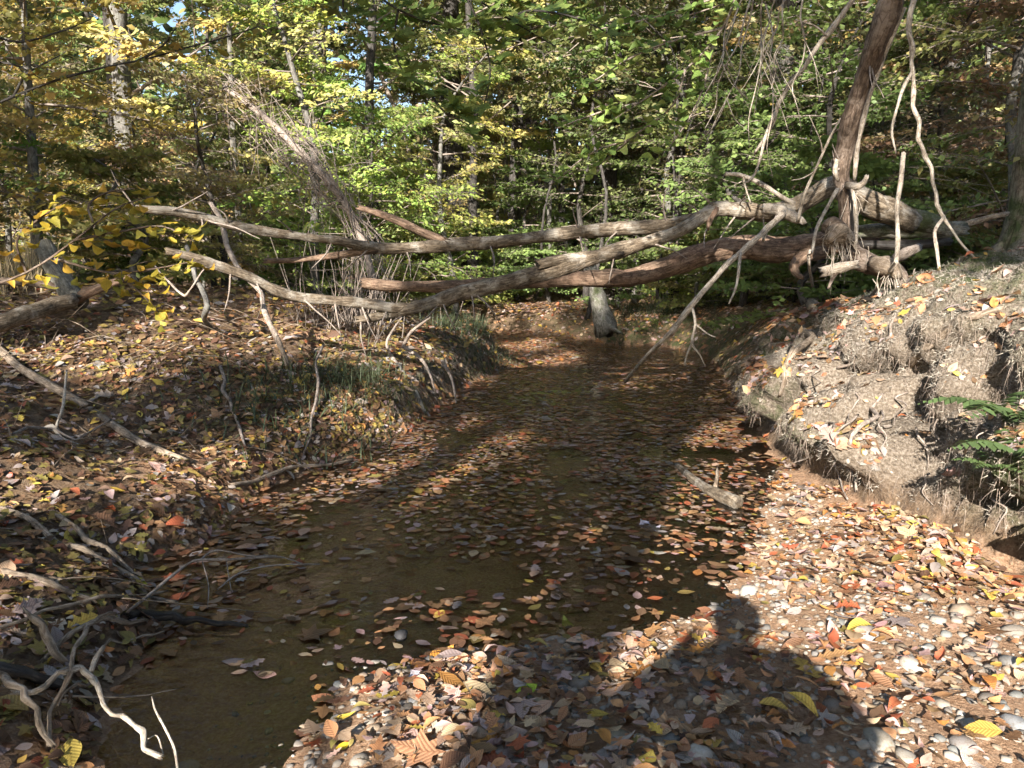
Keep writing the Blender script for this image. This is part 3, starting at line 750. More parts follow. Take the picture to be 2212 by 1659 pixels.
wood('sunken_log', 'short grey log half sunk in the water beside the gravel', 'log', [
    ('log', 'log', [(1462, 1004, None, .0), (1500, 1040, None, .015), (1545, 1075, None, .03), (1592, 1098, None, .04)], [7, 10, 13, 15], dict(sides=14, jag=.15, rough=.06)),
    ('stub', 'drift', [(1545, 1068, None, .05), (1549, 1052, None, .09), (1548, 1040, None, .11)], [5, 4, 2], dict(sides=6))])
# driftwood heap, bottom of the left bank
dw = [
    ('forked weathered branch reaching from driftwood heap towards the creek', 'drift', [(110, 1642, None, .05), (147, 1590, None, .16), (177, 1537, None, .24), (200, 1490, None, .25), (223, 1460, None, .24), (254, 1438, None, .22)], [9, 9, 8, 7, 7, 6]),
    ('sunlit white crooked branch overhanging water at the bottom edge', 'pale', [(40, 1556, None, .1), (110, 1568, None, .14), (162, 1568, None, .2), (190, 1570, None, .22), (214, 1587, None, .21), (234, 1614, None, .18), (254, 1636, None, .15), (284, 1633, None, .13), (318, 1646, None, .1), (350, 1672, None, .06)], [9, 10, 10, 11, 10, 9, 9, 9, 9, 8]),
    ('thick weathered branch at the lowest corner of driftwood heap', 'drift', [(-25, 1520, None, .14), (0, 1540, None, .15), (33, 1573, None, .16), (67, 1603, None, .15), (92, 1636, None, .12), (120, 1662, None, .08)], [11, 11, 12, 11, 10, 9]),
    ('split grey branch pointing to the water from driftwood heap', 'drift', [(100, 1455, None, .06), (140, 1436, None, .1), (200, 1406, None, .12), (250, 1384, None, .1), (312, 1361, None, .05)], [9, 10, 9, 9, 6]),
    ('stubby tapered broken branch standing among driftwood', 'drift', [(62, 1396, None, .16), (82, 1414, None, .15), (104, 1434, None, .12), (142, 1462, None, .06)], [5, 13, 15, 9]),
    ('black rotten log lying at the left edge of driftwood', 'wet', [(-40, 1466, None, .05), (10, 1478, None, .06), (70, 1484, None, .05), (130, 1496, None, .03), (200, 1520, None, .0)], [24, 25, 23, 17, 8]),
    ('long thin pole crossing above the driftwood heap', 'drift', [(-10, 1386, None, .05), (70, 1362, None, .06), (147, 1336, None, .06), (247, 1309, None, .05), (362, 1284, None, .02)], [7, 7, 6, 5, 4]),
    ('smooth twig lying beneath the split grey branch', 'drift', [(170, 1440, None, .05), (240, 1410, None, .06), (310, 1388, None, .04), (352, 1374, None, .03)], [5, 5, 4, 3]),
    ('black soaked log end lying in water beyond the driftwood', 'wet', [(285, 1342, None, .03), (340, 1345, None, .04), (400, 1352, None, .03), (470, 1350, None, .01), (530, 1352, None, .0)], [16, 17, 14, 9, 6]),
    ('rotten bent branch with white ends in the heap', 'drift', [(130, 1560, None, .06), (175, 1535, None, .1), (215, 1512, None, .08)], [6, 6, 5]),
]
for lab, m_, pts, rp in dw:
    o = wood('driftwood_branch', lab, 'driftwood', [('driftwood_branch', m_, pts, [v * .62 for v in rp], dict(sides=16, k=7, rough=.2, lump=.2, jag=2.2, wob=.01, ang=.1))], group='driftwood heap')
wood('driftwood_stub', 'small white stub jutting from the crooked sunlit branch', 'driftwood', [('driftwood_stub', 'pale', [(210, 1580, None, .22), (222, 1566, None, .25), (238, 1552, None, .27)], [6, 6, 5], dict(jag=.6))])
wood('trailing_twig', 'fine bare twig trailing out over the water from driftwood', 'twig', [
    ('stem', 'twig', [(280, 1358, None, .08), (333, 1323, None, .1), (377, 1293, None, .12), (423, 1264, None, .13), (500, 1249, None, .1), (560, 1236, None, .08), (612, 1222, None, .05), (660, 1228, None, .02)], [3.5, 3.5, 3.5, 3, 3, 2.5, 2, 1.5], dict(sides=7)),
    ('side_twig', 'twig', [(430, 1262, None, .12), (470, 1236, None, .12), (540, 1232, None, .08), (600, 1218, None, .05)], [2.5, 2.5, 2, 1.5], dict(sides=6)),
    ('side_twig', 'twig', [(470, 1285, None, .03), (520, 1262, None, .06), (600, 1240, None, .05), (690, 1226, None, .02)], [2, 2, 2, 1.5], dict(sides=6)),
    ('side_twig', 'twig', [(440, 1262, None, .12), (452, 1290, None, .06), (448, 1318, None, .01)], [1.6, 1.4, 1], dict(sides=5)),
    ('side_twig', 'twig', [(492, 1250, None, .1), (500, 1282, None, .01)], [1.6, 1], dict(sides=5))])
wood('thin_twig', 'little white twig poking out of water near the crooked branch', 'twig', [
    ('stem', 'pale', [(386, 1690, None, .0), (380, 1650, None, .05), (358, 1626, None, .1), (344, 1612, None, .13), (338, 1592, None, .15)], [3, 3, 3, 2.5, 1.5], dict(sides=6)),
    ('side_twig', 'pale', [(356, 1660, None, .05), (345, 1640, None, .08), (325, 1640, None, .07)], [2, 1.6, 1], dict(sides=5))])

# roots and stumps at the bend
wood('root_mass', 'tangle of bleached roots on the cut left bank by grass', 'roots', [
    ('root', 'twig', [(845, 770, 8.3), (862, 800, 8.2), (875, 840, 8.0), (885, 885, 7.8), (890, 925, 7.7)], [5, 7, 6, 5, 3]),
    ('root', 'grey', [(860, 790, 8.2), (895, 845, 8.0), (918, 890, 7.8)], [7, 6, 4]),
    ('root', 'twig', [(850, 780, 8.3), (835, 745, 8.3), (850, 710, 8.3), (868, 685, 8.3)], [4, 3, 2.5, 1.2]),
    ('root', 'twig', [(872, 745, 8.3), (890, 715, 8.2), (930, 685, 8.1)], [4, 3.5, 2]),
    ('root', 'twig', [(870, 748, 8.25), (905, 770, 8.15), (925, 800, 8.1), (940, 850, 8.0)], [4, 4, 3, 2]),
    ('root', 'twig', [(955, 780, 8.8), (975, 820, 8.6), (985, 870, 8.3)], [4, 3, 2])], base=at(880, 880, 7.9))
wood('mossy_stump', 'pale mossy tree base standing on the far bank under the log', 'stump', [
    ('trunk', 'mossy', [(1275, 580, 14.5), (1284, 620, 14.5), (1296, 665, 14.4), (1306, 712, 14.3)], [13, 15, 18, 25], dict(sides=18, rough=.2, lump=.2)),
    ('root', 'mossy', [(1302, 690, 14.3), (1322, 708, 14.1), (1345, 722, 13.9)], [9, 7, 2], dict(rough=.3))], base=at(1320, 735, 14.3))

# ------------------------------------------------------------------ telling look-alikes apart: by nearness to landmarks, by order in a row
ORD = ['closest', 'second closest', 'third closest', 'fourth closest', 'fifth closest', 'sixth closest', 'seventh closest', 'eighth closest', 'ninth closest', 'tenth closest']
LANDMARKS = []
def landmark(p, phrase):
    LANDMARKS.append((np.array(p), phrase))
def name_by_nearness(items):
    """items: (object, position, kind phrase)"""
    b = {}
    for o, p, kind in items:
        d = [np.linalg.norm(p - q) for q, _ in LANDMARKS]
        k = int(np.argmin(d))
        b.setdefault((kind, k), []).append((d[k], o))
    for (kind, k), l in b.items():
        l.sort(key=lambda e: e[0])
        for i, (d, o) in enumerate(l):
            o['label'] = '%s, %s of its kind to the %s' % (kind, ORD[min(i, 9)], LANDMARKS[k][1])
ORDL = ['leftmost', 'second from left', 'third from left', 'fourth from left', 'fifth from left', 'sixth from left', 'seventh from left', 'eighth from left', 'ninth from left', 'tenth from left', 'eleventh from left', 'twelfth from left', 'thirteenth from left', 'fourteenth from left', 'fifteenth from left', 'sixteenth from left', 'seventeenth from left', 'eighteenth from left']
def name_by_row(objs):
    b = {}
    for o in objs: b.setdefault(o['label'], []).append(o)
    for lab, l in b.items():
        if len(l) < 2: continue
        l.sort(key=lambda o: o.location.x / o.location.y)
        for i, o in enumerate(l):
            o['label'] = '%s, %s of these' % (lab, ORDL[min(i, 17)])

# ------------------------------------------------------------------ leaf and stone shapes
def tpl_strip(ws, fold, bend, twist=0.0, wave=0.0, seed=0):
    """a leaf of unit length as two strips each side of the midrib; ws = half widths"""
    n = len(ws)
    g = np.random.default_rng(seed)
    V, uv = [(0, 0, 0)], [(0, 0)]
    for i, w in enumerate(ws):
        t = (i + 1) / (n + 1)
        zc = bend * (t - .5) ** 2 * 4 - bend
        for s in (-1, 0, 1):
            zz = zc + fold * abs(s) * w * 2 + twist * s * w * (t - .3) + wave * g.normal() * abs(s)
            V.append((s * w, t, zz))
            uv.append((s * w, t))
    V.append((0, 1, 0)); uv.append((0, 1))
    T = [(0, 2, 1), (0, 3, 2)]
    for i in range(n - 1):
        a, b = 1 + 3 * i, 4 + 3 * i
        T += [(a, a + 1, b + 1), (a, b + 1, b), (a + 1, a + 2, b + 2), (a + 1, b + 2, b + 1)]
    a, e = 1 + 3 * (n - 1), 1 + 3 * n
    T += [(a, a + 1, e), (a + 1, a + 2, e)]
    return np.array(V, float), np.array(T), np.array(uv, float)

def tpl_star(lobes, fold, seed=0):
    g = np.random.default_rng(seed)
    V, uv = [(0, .42, 0)], [(0, .42)]
    n = len(lobes)
    for a, r in lobes:
        x_, y_ = math.sin(R(a)) * r, .42 - math.cos(R(a)) * r
        V.append((x_, y_, fold * r * r * 1.4 + g.normal() * .025)); uv.append((x_, y_))
    T = [(0, 1 + i, 1 + (i + 1) % n) for i in range(n)]
    return np.array(V), np.array(T)[:, ::-1], np.array(uv)

OV = [.13, .235, .27, .25, .19, .1]
NAR = [.07, .13, .155, .15, .11, .06]
OAK = [.04, .1, .22, .12, .17, .34, .2, .14, .3, .2, .12, .2, .1]
MAP = [(0, .42), (22, .2), (62, .44), (80, .24), (110, .52), (135, .26), (158, .4), (180, .6), (202, .4), (225, .26), (250, .52), (280, .24), (298, .44), (338, .2)]
SHAPES = {
    'oval': [tpl_strip(OV, f, b, tw, .02, i) for i, (f, b, tw) in enumerate([(.1, .12, .1), (-.2, .2, .3), (.35, -.15, -.2), (.5, .25, .4), (.05, -.05, 0), (-.1, .35, -.4)])],
    'slender': [tpl_strip(NAR, f, b, tw, .015, i + 9) for i, (f, b, tw) in enumerate([(.2, .15, .2), (-.3, .2, -.3), (.5, -.2, .3)])],
    'lobed': [tpl_strip(OAK, f, b, tw, .03, i + 20) for i, (f, b, tw) in enumerate([(.1, .12, .1), (-.15, .2, .3), (.3, -.12, -.2)])],
    'pointed star shaped': [tpl_star(MAP, f, i + 30) for i, f in enumerate([.15, -.25, .4])],
    'mid': [tpl_strip([.2, .27, .17], f, b, tw, .02, i + 60) for i, (f, b, tw) in enumerate([(.1, .12, .1), (-.2, .2, .3), (.35, -.15, -.2), (.5, .25, .4)])],
    'small': [(np.array([(0, 0, 0), (-.29, .45, b), (0, .5, 0), (.29, .45, b), (0, 1, c)]), np.array([(0, 2, 1), (0, 3, 2), (1, 2, 4), (2, 3, 4)]), np.array([(0, 0), (-.29, .45), (0, .5), (.29, .45), (0, 1)])) for b, c in [(.08, -.08), (-.06, -.12), (.14, .05)]],
    'far': [(np.array([(0, 0, 0), (-.32, .3, .05), (-.26, .72, .03), (0, 1, -.06), (.26, .72, .03), (.32, .3, .05)]), np.array([(0, 5, 1), (1, 5, 4), (1, 4, 2), (2, 4, 3)]), np.array([(0, 0), (-.32, .3), (-.26, .72), (0, 1), (.26, .72), (.32, .3)]))],
}

def frames(n_, yaw):
    """columns: across, along, normal"""
    n_ = n_ / np.linalg.norm(n_, axis=1)[:, None]
    h = np.stack([np.cos(yaw), np.sin(yaw), np.zeros_like(yaw)], 1)
    y_ = h - n_ * np.sum(h * n_, 1)[:, None]
    y_ /= np.linalg.norm(y_, axis=1)[:, None] + 1e-9
    return np.cross(y_, n_), y_, n_

def add_leaves(mb, shape, P, nrm, yaw, size, col, seed=0, zs=None):
    T = SHAPES[shape]
    which = np.random.default_rng(seed).integers(0, len(T), len(P))
    ax, ay, az = frames(nrm, yaw)
    if zs is not None: az = az * zs[:, None]
    for w in range(len(T)):
        m_ = which == w
        k = int(m_.sum())
        if not k: continue
        V, tr, uv = T[w]
        c = V - (0, .5 if shape != 'small' and shape != 'far' else 0, 0)
        W = P[m_][:, None, :] + size[m_][:, None, None] * (c[None, :, 0:1] * ax[m_][:, None, :] + c[None, :, 1:2] * ay[m_][:, None, :] + c[None, :, 2:3] * az[m_][:, None, :])
        nv = len(V)
        mb.add(W.reshape(-1, 3), (tr[None] + (np.arange(k) * nv)[:, None, None]).reshape(-1, 3), None, np.tile(uv, (k, 1)), np.repeat(col[m_], nv, 0))

def leaf_data(shape, m_):
    out = []
    for V, tr, uv in SHAPES[shape]:
        out.append(mesh('leaf_' + shape.replace(' ', '_'), V - (0, .5, 0), [tr], uv, None, True, [m_]))
    return out

def ico(level):
    p = (1 + 5 ** .5) / 2
    V = [(-1, p, 0), (1, p, 0), (-1, -p, 0), (1, -p, 0), (0, -1, p), (0, 1, p), (0, -1, -p), (0, 1, -p), (p, 0, -1), (p, 0, 1), (-p, 0, -1), (-p, 0, 1)]
    T = [(0, 11, 5), (0, 5, 1), (0, 1, 7), (0, 7, 10), (0, 10, 11), (1, 5, 9), (5, 11, 4), (11, 10, 2), (10, 7, 6), (7, 1, 8), (3, 9, 4), (3, 4, 2), (3, 2, 6), (3, 6, 8), (3, 8, 9), (4, 9, 5), (2, 4, 11), (6, 2, 10), (8, 6, 7), (9, 8, 1)]
    for _ in range(level):
        c, N = {}, []
        def mid(a, b):
            k = (min(a, b), max(a, b))
            if k not in c:
                V.append(tuple((np.array(V[a]) + np.array(V[b])) / 2)); c[k] = len(V) - 1
            return c[k]
        for a, b, d in T:
            e, f, g = mid(a, b), mid(b, d), mid(d, a)
            N += [(a, e, g), (b, f, e), (d, g, f), (e, f, g)]
        T = N
        V = [tuple(np.array(v) / np.linalg.norm(v) * 1.0) for v in V]
    V = np.array(V)
    return V / np.linalg.norm(V, axis=1)[:, None], np.array(T)

def stone_tpl(level, seed):
    V, T = ico(level)
    q = np.sign(V) * np.abs(V) ** .8
    h = 1 + .26 * fbm(V * 1.5 + seed * 7.7, 2)
    return q * h[:, None] * np.array([1, .78, .55]) * .55, T
STONES = {lv: [stone_tpl(lv, s) for s in range(6)] for lv in (0, 1)}

# ------------------------------------------------------------------ gravel bar
G = np.random.default_rng(21)
def inview(P, mx=60):
    u, v, d = to_px(P)
    return (u > -mx) & (u < 2212 + mx) & (v > -mx) & (v < 1659 + mx) & (P[:, 1] > .5)
PC = np.array([(.38, .34, .29), (.48, .44, .38), (.28, .25, .22), (.5, .46, .41), (.33, .26, .19), (.2, .19, .18), (.46, .36, .27), (.27, .28, .27)])
PN = ['grey brown', 'pale grey', 'dark grey', 'off white', 'brown', 'charcoal', 'tan', 'bluish grey']
N = 17000
px_ = G.uniform(-1.2, 3.8, N); py_ = 1.2 + 5.0 * G.random(N) ** 1.25
dg = polydist(px_, py_, GE)
ok = ((px_ > ex(GE, py_) - .45 * G.random(N) ** 2)) & (px_ < ex(RE, py_) + .05)
px_, py_ = px_[ok], py_[ok]
sz = np.clip(np.exp(G.normal(math.log(.021), .45, len(px_))), .009, .1)
hp = [drop(a, b) for a, b in zip(px_, py_)]
PP = np.array([h[0] for h in hp]); PNm = np.array([h[1] for h in hp])
PP[:, 2] += sz * .04
ci = G.choice(8, len(px_), p=[.24, .2, .12, .1, .12, .06, .1, .06])
pc = PC[ci] * G.uniform(.55, 1.0, (len(ci), 1))
yaw = G.uniform(0, 6.28, len(px_))
HERO_MARK = 1
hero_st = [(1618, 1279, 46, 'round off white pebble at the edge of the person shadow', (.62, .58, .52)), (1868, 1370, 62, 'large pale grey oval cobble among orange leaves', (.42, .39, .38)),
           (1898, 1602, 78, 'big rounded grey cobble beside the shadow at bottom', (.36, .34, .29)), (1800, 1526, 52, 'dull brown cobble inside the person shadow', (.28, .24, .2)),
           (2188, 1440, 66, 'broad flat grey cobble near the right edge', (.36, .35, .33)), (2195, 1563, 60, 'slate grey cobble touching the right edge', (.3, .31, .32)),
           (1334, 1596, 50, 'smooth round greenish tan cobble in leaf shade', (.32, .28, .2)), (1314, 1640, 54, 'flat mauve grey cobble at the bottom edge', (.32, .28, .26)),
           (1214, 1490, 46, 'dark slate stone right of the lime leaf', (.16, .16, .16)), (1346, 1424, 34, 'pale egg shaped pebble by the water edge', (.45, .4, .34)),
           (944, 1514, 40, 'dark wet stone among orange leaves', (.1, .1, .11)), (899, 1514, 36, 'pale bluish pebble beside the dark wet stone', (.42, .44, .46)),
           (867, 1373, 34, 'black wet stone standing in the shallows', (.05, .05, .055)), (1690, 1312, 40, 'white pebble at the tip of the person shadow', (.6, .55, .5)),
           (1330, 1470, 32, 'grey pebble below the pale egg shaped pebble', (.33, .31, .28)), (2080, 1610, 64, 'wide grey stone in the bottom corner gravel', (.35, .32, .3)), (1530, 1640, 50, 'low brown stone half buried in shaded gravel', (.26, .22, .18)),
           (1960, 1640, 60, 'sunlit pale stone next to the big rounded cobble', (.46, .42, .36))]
app = sz * F / to_px(PP)[2] * inview(PP, 0) * (sz < .1)
order = np.argsort(-app)
top = order[:285]
top = top[app[top] > 0]
rest = np.setdiff1d(np.arange(len(px_)), top)
SM = [mesh('pebble', V, [T], None, None, True, [M['pebble']]) for V, T in STONES[1]]
def place(name, data, p, n_, yaw_, s, color, label=None, cat=None, group=None, parent=None, zs=1.0):
    ax, ay, az = frames(np.atleast_2d(n_), np.array([yaw_]))
    az = az * zs
    Mx = Matrix(((ax[0, 0] * s, ay[0, 0] * s, az[0, 0] * s, p[0]), (ax[0, 1] * s, ay[0, 1] * s, az[0, 1] * s, p[1]), (ax[0, 2] * s, ay[0, 2] * s, az[0, 2] * s, p[2]), (0, 0, 0, 1)))
    o = bpy.data.objects.new(name, data)
    COL.objects.link(o)
    o.matrix_world = Mx
    if parent is not None:
        o.parent = parent
        o.matrix_parent_inverse = Matrix.Identity(4)
        o.matrix_basis = Matrix.Translation(-parent.location) @ Mx
    o.color = (*color, 1)
    return tag(o, label, cat, group)
pebs = []
for k, i in enumerate(top):
    wet = PP[i, 2] < .02
    where = 'at the wet edge of the gravel' if wet else 'on the gravel bar'
    o = place('pebble', SM[k % 6], PP[i], PNm[i], yaw[i], sz[i], pc[i], '%s rounded pebble lying %s' % (PN[ci[i]], where), 'pebble', '%s pebbles %s' % (PN[ci[i]], where))
    pebs.append((o, PP[i], '%s %s pebble' % ('large' if sz[i] > .045 else 'small', PN[ci[i]])))
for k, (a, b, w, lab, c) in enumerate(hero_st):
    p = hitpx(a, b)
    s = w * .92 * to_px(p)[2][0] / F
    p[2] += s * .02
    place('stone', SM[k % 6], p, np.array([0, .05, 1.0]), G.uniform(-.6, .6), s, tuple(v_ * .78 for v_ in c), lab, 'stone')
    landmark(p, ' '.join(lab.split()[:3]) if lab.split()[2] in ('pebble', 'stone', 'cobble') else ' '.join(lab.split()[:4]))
mb = MB()
for lv, msk in ((1, (sz[rest] > .02) & (PP[rest, 1] < 2.6)), (0, ~((sz[rest] > .02) & (PP[rest, 1] < 2.6)))):
    rr_ = rest[msk]
    wv = G.integers(0, 6, len(rr_))
    for w in range(6):
        j = rr_[wv == w]
        V, T = STONES[lv][w]
        ax, ay, az = frames(PNm[j] + G.normal(0, .18, (len(j), 3)), yaw[j])
        W = PP[j][:, None, :] + sz[j][:, None, None] * (V[None, :, 0:1] * ax[:, None] + V[None, :, 1:2] * ay[:, None] + V[None, :, 2:3] * az[:, None])
        mb.add(W.reshape(-1, 3), (T[None] + (np.arange(len(j)) * len(V))[:, None, None]).reshape(-1, 3), None, None, np.repeat(pc[j], len(V), 0))
tag(mb.build('gravel', M['gravel'], None, (0, 0, 0)), 'loose grey and brown gravel of the creek bar', 'gravel', kind='stuff')

# ------------------------------------------------------------------ fallen leaves
LC = {'tan orange': (.48, .25, .115), 'pale tan': (.5, .35, .22), 'brown': (.2, .115, .06), 'yellow': (.54, .38, .08), 'olive yellow': (.28, .215, .065), 'rust red': (.4, .12, .055),
      'greyish': (.4, .33, .29), 'dark brown': (.12, .065, .038), 'bright orange': (.54, .25, .07), 'pinkish': (.5, .33, .28)}
LN = list(LC)
LCa = np.array([LC[k] for k in LN])
L_ = np.random.default_rng(31)
xs, ys = [], []
def cand(n, x0, x1, y0, y1, pw=1.0):
    xs.append(L_.uniform(x0, x1, n)); ys.append(y0 + (y1 - y0) * L_.random(n) ** pw)
cand(36000, -6.5, 4.5, 1.3, 7.5)
cand(26000, -7.5, 6.5, 6.5, 12)
cand(15000, -6, 7, 11.5, 18)
cand(16000, -2.1, 2.4, 1.8, 8.5)
cand(12000, 2.0, 5.6, 2.8, 9)
cand(8000, -3, 3, 12, 17.5)
cand(13000, -1.6, 3.4, 5.5, 13)
lx, ly = np.concatenate(xs), np.concatenate(ys)
_, dl_, dr_ = terrain(lx, ly)
ins = (dl_ == 0) & (dr_ == 0)
ong = ins & (lx > ex(GE, ly)) & (ly < 6.2)
wat = ins & ~ong
clump = fbm(xyz(lx * 1.1, ly * 1.1, 2), 3)
dgl = polydist(lx, ly, GE)
pool = np.exp(-((lx + 1.15) / .42) ** 2 - ((ly - 2.5) / .55) ** 2) + .9 * np.exp(-((lx - .85) / .25) ** 2 - ((ly - 3.3) / .3) ** 2)
dens = np.where(dl_ > 0, 1.0, 0) * sm(-1.3, -.2, clump + .6)
dens = np.where(dr_ > 0, np.where(dr_ > 1.0, .9, .3 + .65 * sm(.25, .7, dr_)) * sm(-.9, .3, clump), dens)
dens = np.where(ong, .5 * sm(-.6, .5, clump) + .3 * np.exp(-((ly - 2.4) / .5) ** 2 - ((lx - .1) / .5) ** 2) + .6 * np.exp(-((ex(RE, ly) - lx) / .4) ** 2), dens)
raft = fbm(xyz(lx * 2.4, ly * 1.3, 21), 3)
dens = np.where(wat, np.interp(ly, [2, 3, 4, 5, 7, 10], [.34, .38, .46, .75, 1, 1]) * sm(-.55, .45, raft + np.interp(ly, [2, 5, 8, 12], [.1, .25, .6, .9])) * 1.2 * (1 - np.clip(pool, 0, .9)), dens)
ok = (L_.random(len(lx)) < dens) & (np.abs(lx) < .78 * ly + 1.6)
lx, ly, wat, ong, dl_, dr_ = [a[ok] for a in (lx, ly, wat, ong, dl_, dr_)]
n = len(lx)
hp = [drop(a, b) for a, b in zip(lx, ly)]
LP = np.array([h[0] for h in hp]); LNm = np.array([h[1] for h in hp])
LP[dl_ + dr_ == 0] -= 0
under = LP[:, 2] < .004
sunk = under & (L_.random(n) < .42)
fl = under & ~sunk
lsz = np.clip(np.exp(L_.normal(math.log(.056), .36, n)), .024, .14) * np.where(fl & (ly > 4.5), .85, 1)
LP[fl, 2] = .004 + L_.random(fl.sum()) * .004
LNm[fl] = (0, 0, 1)
LNm[fl] += L_.normal(0, .02, (fl.sum(), 3))
LNm[~fl] += L_.normal(0, .2, ((~fl).sum(), 3)) * np.where(ong | (dl_ > 0), 1, .6)[~fl][:, None]
LP[~fl, 2] += (.012 + .02 * L_.random((~fl).sum())) * np.where(sunk, .2, 1)[~fl] + np.where(ong, .012, 0)[~fl]
pg = np.array([.2, .22, .15, .035, .02, .06, .1, .05, .04, .16])
pl = np.array([.05, .06, .27, .05, .2, .02, .13, .2, .01, .01])
pw = np.array([.2, .12, .26, .035, .05, .09, .1, .08, .03, .09])
lc = np.where(dl_ > 0, L_.choice(10, n, p=pl / pl.sum()), np.where(wat, L_.choice(10, n, p=pw / pw.sum()), L_.choice(10, n, p=pg / pg.sum())))
lcol = LCa[lc] * L_.uniform(.6, 1.18, (n, 1)) * L_.uniform(.93, 1.07, (n, 3)) * np.where(fl, .8, 1)[:, None]
lcol[sunk] = np.array([(.34, .15, .075), (.26, .12, .065), (.4, .2, .1), (.2, .1, .06)])[L_.integers(0, 4, int(sunk.sum()))]
lyaw = L_.uniform(0, 6.28, n)
shp = L_.choice(4, n, p=[.68, .14, .11, .07])
SN = ['oval', 'slender', 'lobed', 'pointed star shaped']
lsz = lsz * np.array([1, 1.1, 1.35, 1.2])[shp]
lzs = np.where(fl | sunk, .16, L_.uniform(.25, .95, n))
u, v, d = to_px(LP)
app = lsz / d * ((u > 0) & (u < 2212) & (v > 0) & (v < 1659)) * (~sunk)
top = np.argsort(-app)[:290]
LD = {s: leaf_data(s, M['fallen']) for s in SN}
lvs = []
for k, i in enumerate(top):
    where = 'floating on the creek' if fl[i] else ('lying on the gravel' if ong[i] or wat[i] else ('lying on the left bank' if dl_[i] > 0 else 'lying on the right bank'))
    s = SN[shp[i]]
    o = place('fallen_leaf', LD[s][k % len(LD[s])], LP[i], LNm[i], lyaw[i], lsz[i], lcol[i], '%s %s leaf %s' % (LN[lc[i]], s, where), 'leaf', '%s %s leaves %s' % (LN[lc[i]], s, where), zs=lzs[i])
    lvs.append((o, LP[i], '%s %s leaf' % (LN[lc[i]], s.replace('pointed ', ''))))
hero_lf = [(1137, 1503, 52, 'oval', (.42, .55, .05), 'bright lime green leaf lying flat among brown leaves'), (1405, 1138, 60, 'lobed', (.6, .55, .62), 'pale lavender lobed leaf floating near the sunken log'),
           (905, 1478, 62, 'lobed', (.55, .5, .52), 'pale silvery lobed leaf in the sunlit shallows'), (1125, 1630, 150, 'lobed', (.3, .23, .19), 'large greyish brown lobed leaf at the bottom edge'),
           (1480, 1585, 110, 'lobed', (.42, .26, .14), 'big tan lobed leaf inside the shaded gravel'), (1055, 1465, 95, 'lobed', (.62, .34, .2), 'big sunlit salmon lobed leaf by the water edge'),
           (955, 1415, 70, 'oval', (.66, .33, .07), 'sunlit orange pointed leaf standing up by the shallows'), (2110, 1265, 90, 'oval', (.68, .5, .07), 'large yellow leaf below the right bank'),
           (740, 1628, 30, 'oval', (.7, .52, .04), 'small bright yellow leaf on sand at bottom'), (300, 1262, 60, 'slender', (.6, .5, .05), 'narrow yellow leaf caught among the sticks'),
           (745, 1560, 45, 'slender', (.68, .5, .08), 'slender yellow leaf on sunlit wet sand'), (2205, 1440, 70, 'oval', (.68, .4, .05), 'ribbed golden leaf touching the right edge'),
           (2020, 1255, 55, 'oval', (.5, .18, .08), 'curled rust leaf on gravel beneath the bank'), (1045, 1600, 70, 'oval', (.58, .3, .07), 'ribbed amber leaf beside the large grey lobed leaf'),
           (905, 1640, 110, 'pointed star shaped', (.5, .26, .14), 'wide salmon star shaped leaf at the bottom edge'), (1225, 1345, 40, 'oval', (.4, .42, .08), 'olive leaf floating where water meets shade')]
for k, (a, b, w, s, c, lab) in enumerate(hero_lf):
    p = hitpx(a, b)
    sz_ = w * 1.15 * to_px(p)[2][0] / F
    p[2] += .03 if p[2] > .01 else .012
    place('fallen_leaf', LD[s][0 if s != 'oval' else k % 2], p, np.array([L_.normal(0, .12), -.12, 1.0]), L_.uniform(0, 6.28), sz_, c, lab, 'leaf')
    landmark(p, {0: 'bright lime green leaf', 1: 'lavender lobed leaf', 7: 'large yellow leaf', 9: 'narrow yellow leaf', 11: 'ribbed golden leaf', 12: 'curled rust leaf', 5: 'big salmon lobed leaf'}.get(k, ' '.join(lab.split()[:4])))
name_by_nearness(lvs)
name_by_nearness(pebs)
rest = np.setdiff1d(np.arange(n), top)
mb = MB()
near = ly[rest] < 7.5
for q, s in enumerate(SN):
    j = rest[near & (shp[rest] == q) & (ly[rest] < 3.3)]
    add_leaves(mb, s, LP[j], LNm[j], lyaw[j], lsz[j], lcol[j], q, lzs[j])
    j = rest[near & (shp[rest] == q) & (ly[rest] >= 3.3)]
    add_leaves(mb, 'mid' if q < 2 else s, LP[j], LNm[j], lyaw[j], lsz[j], lcol[j], q, lzs[j])
j = rest[~near]
add_leaves(mb, 'small', LP[j], LNm[j], lyaw[j], lsz[j] * 1.2, lcol[j], 9, lzs[j])
# forest floor further off
n2 = 22000
fx, fy = L_.uniform(-1, 1, n2), 12 + 26 * L_.random(n2) ** 1.4
fx = fx * (.75 * fy + 2)
_, a1, a2 = terrain(fx, fy)
ok = (a1 + a2) > .1
fx, fy = fx[ok], fy[ok]
hp = [drop(a, b) for a, b in zip(fx, fy)]
FP = np.array([h[0] for h in hp]) + (0, 0, .02)
c2_ = LCa[L_.choice(10, len(fx), p=pl / pl.sum())] * L_.uniform(.8, 1.25, (len(fx), 1))
add_leaves(mb, 'small', FP, np.array([h[1] for h in hp]) + L_.normal(0, .25, (len(fx), 3)), L_.uniform(0, 6.28, len(fx)), L_.uniform(.07, .13, len(fx)), c2_, 3)
tag(mb.build('leaf_litter', M['litter'], None, (0, 0, 0)), 'countless fallen autumn leaves covering banks and drifting on the creek', 'leaf litter', kind='stuff')

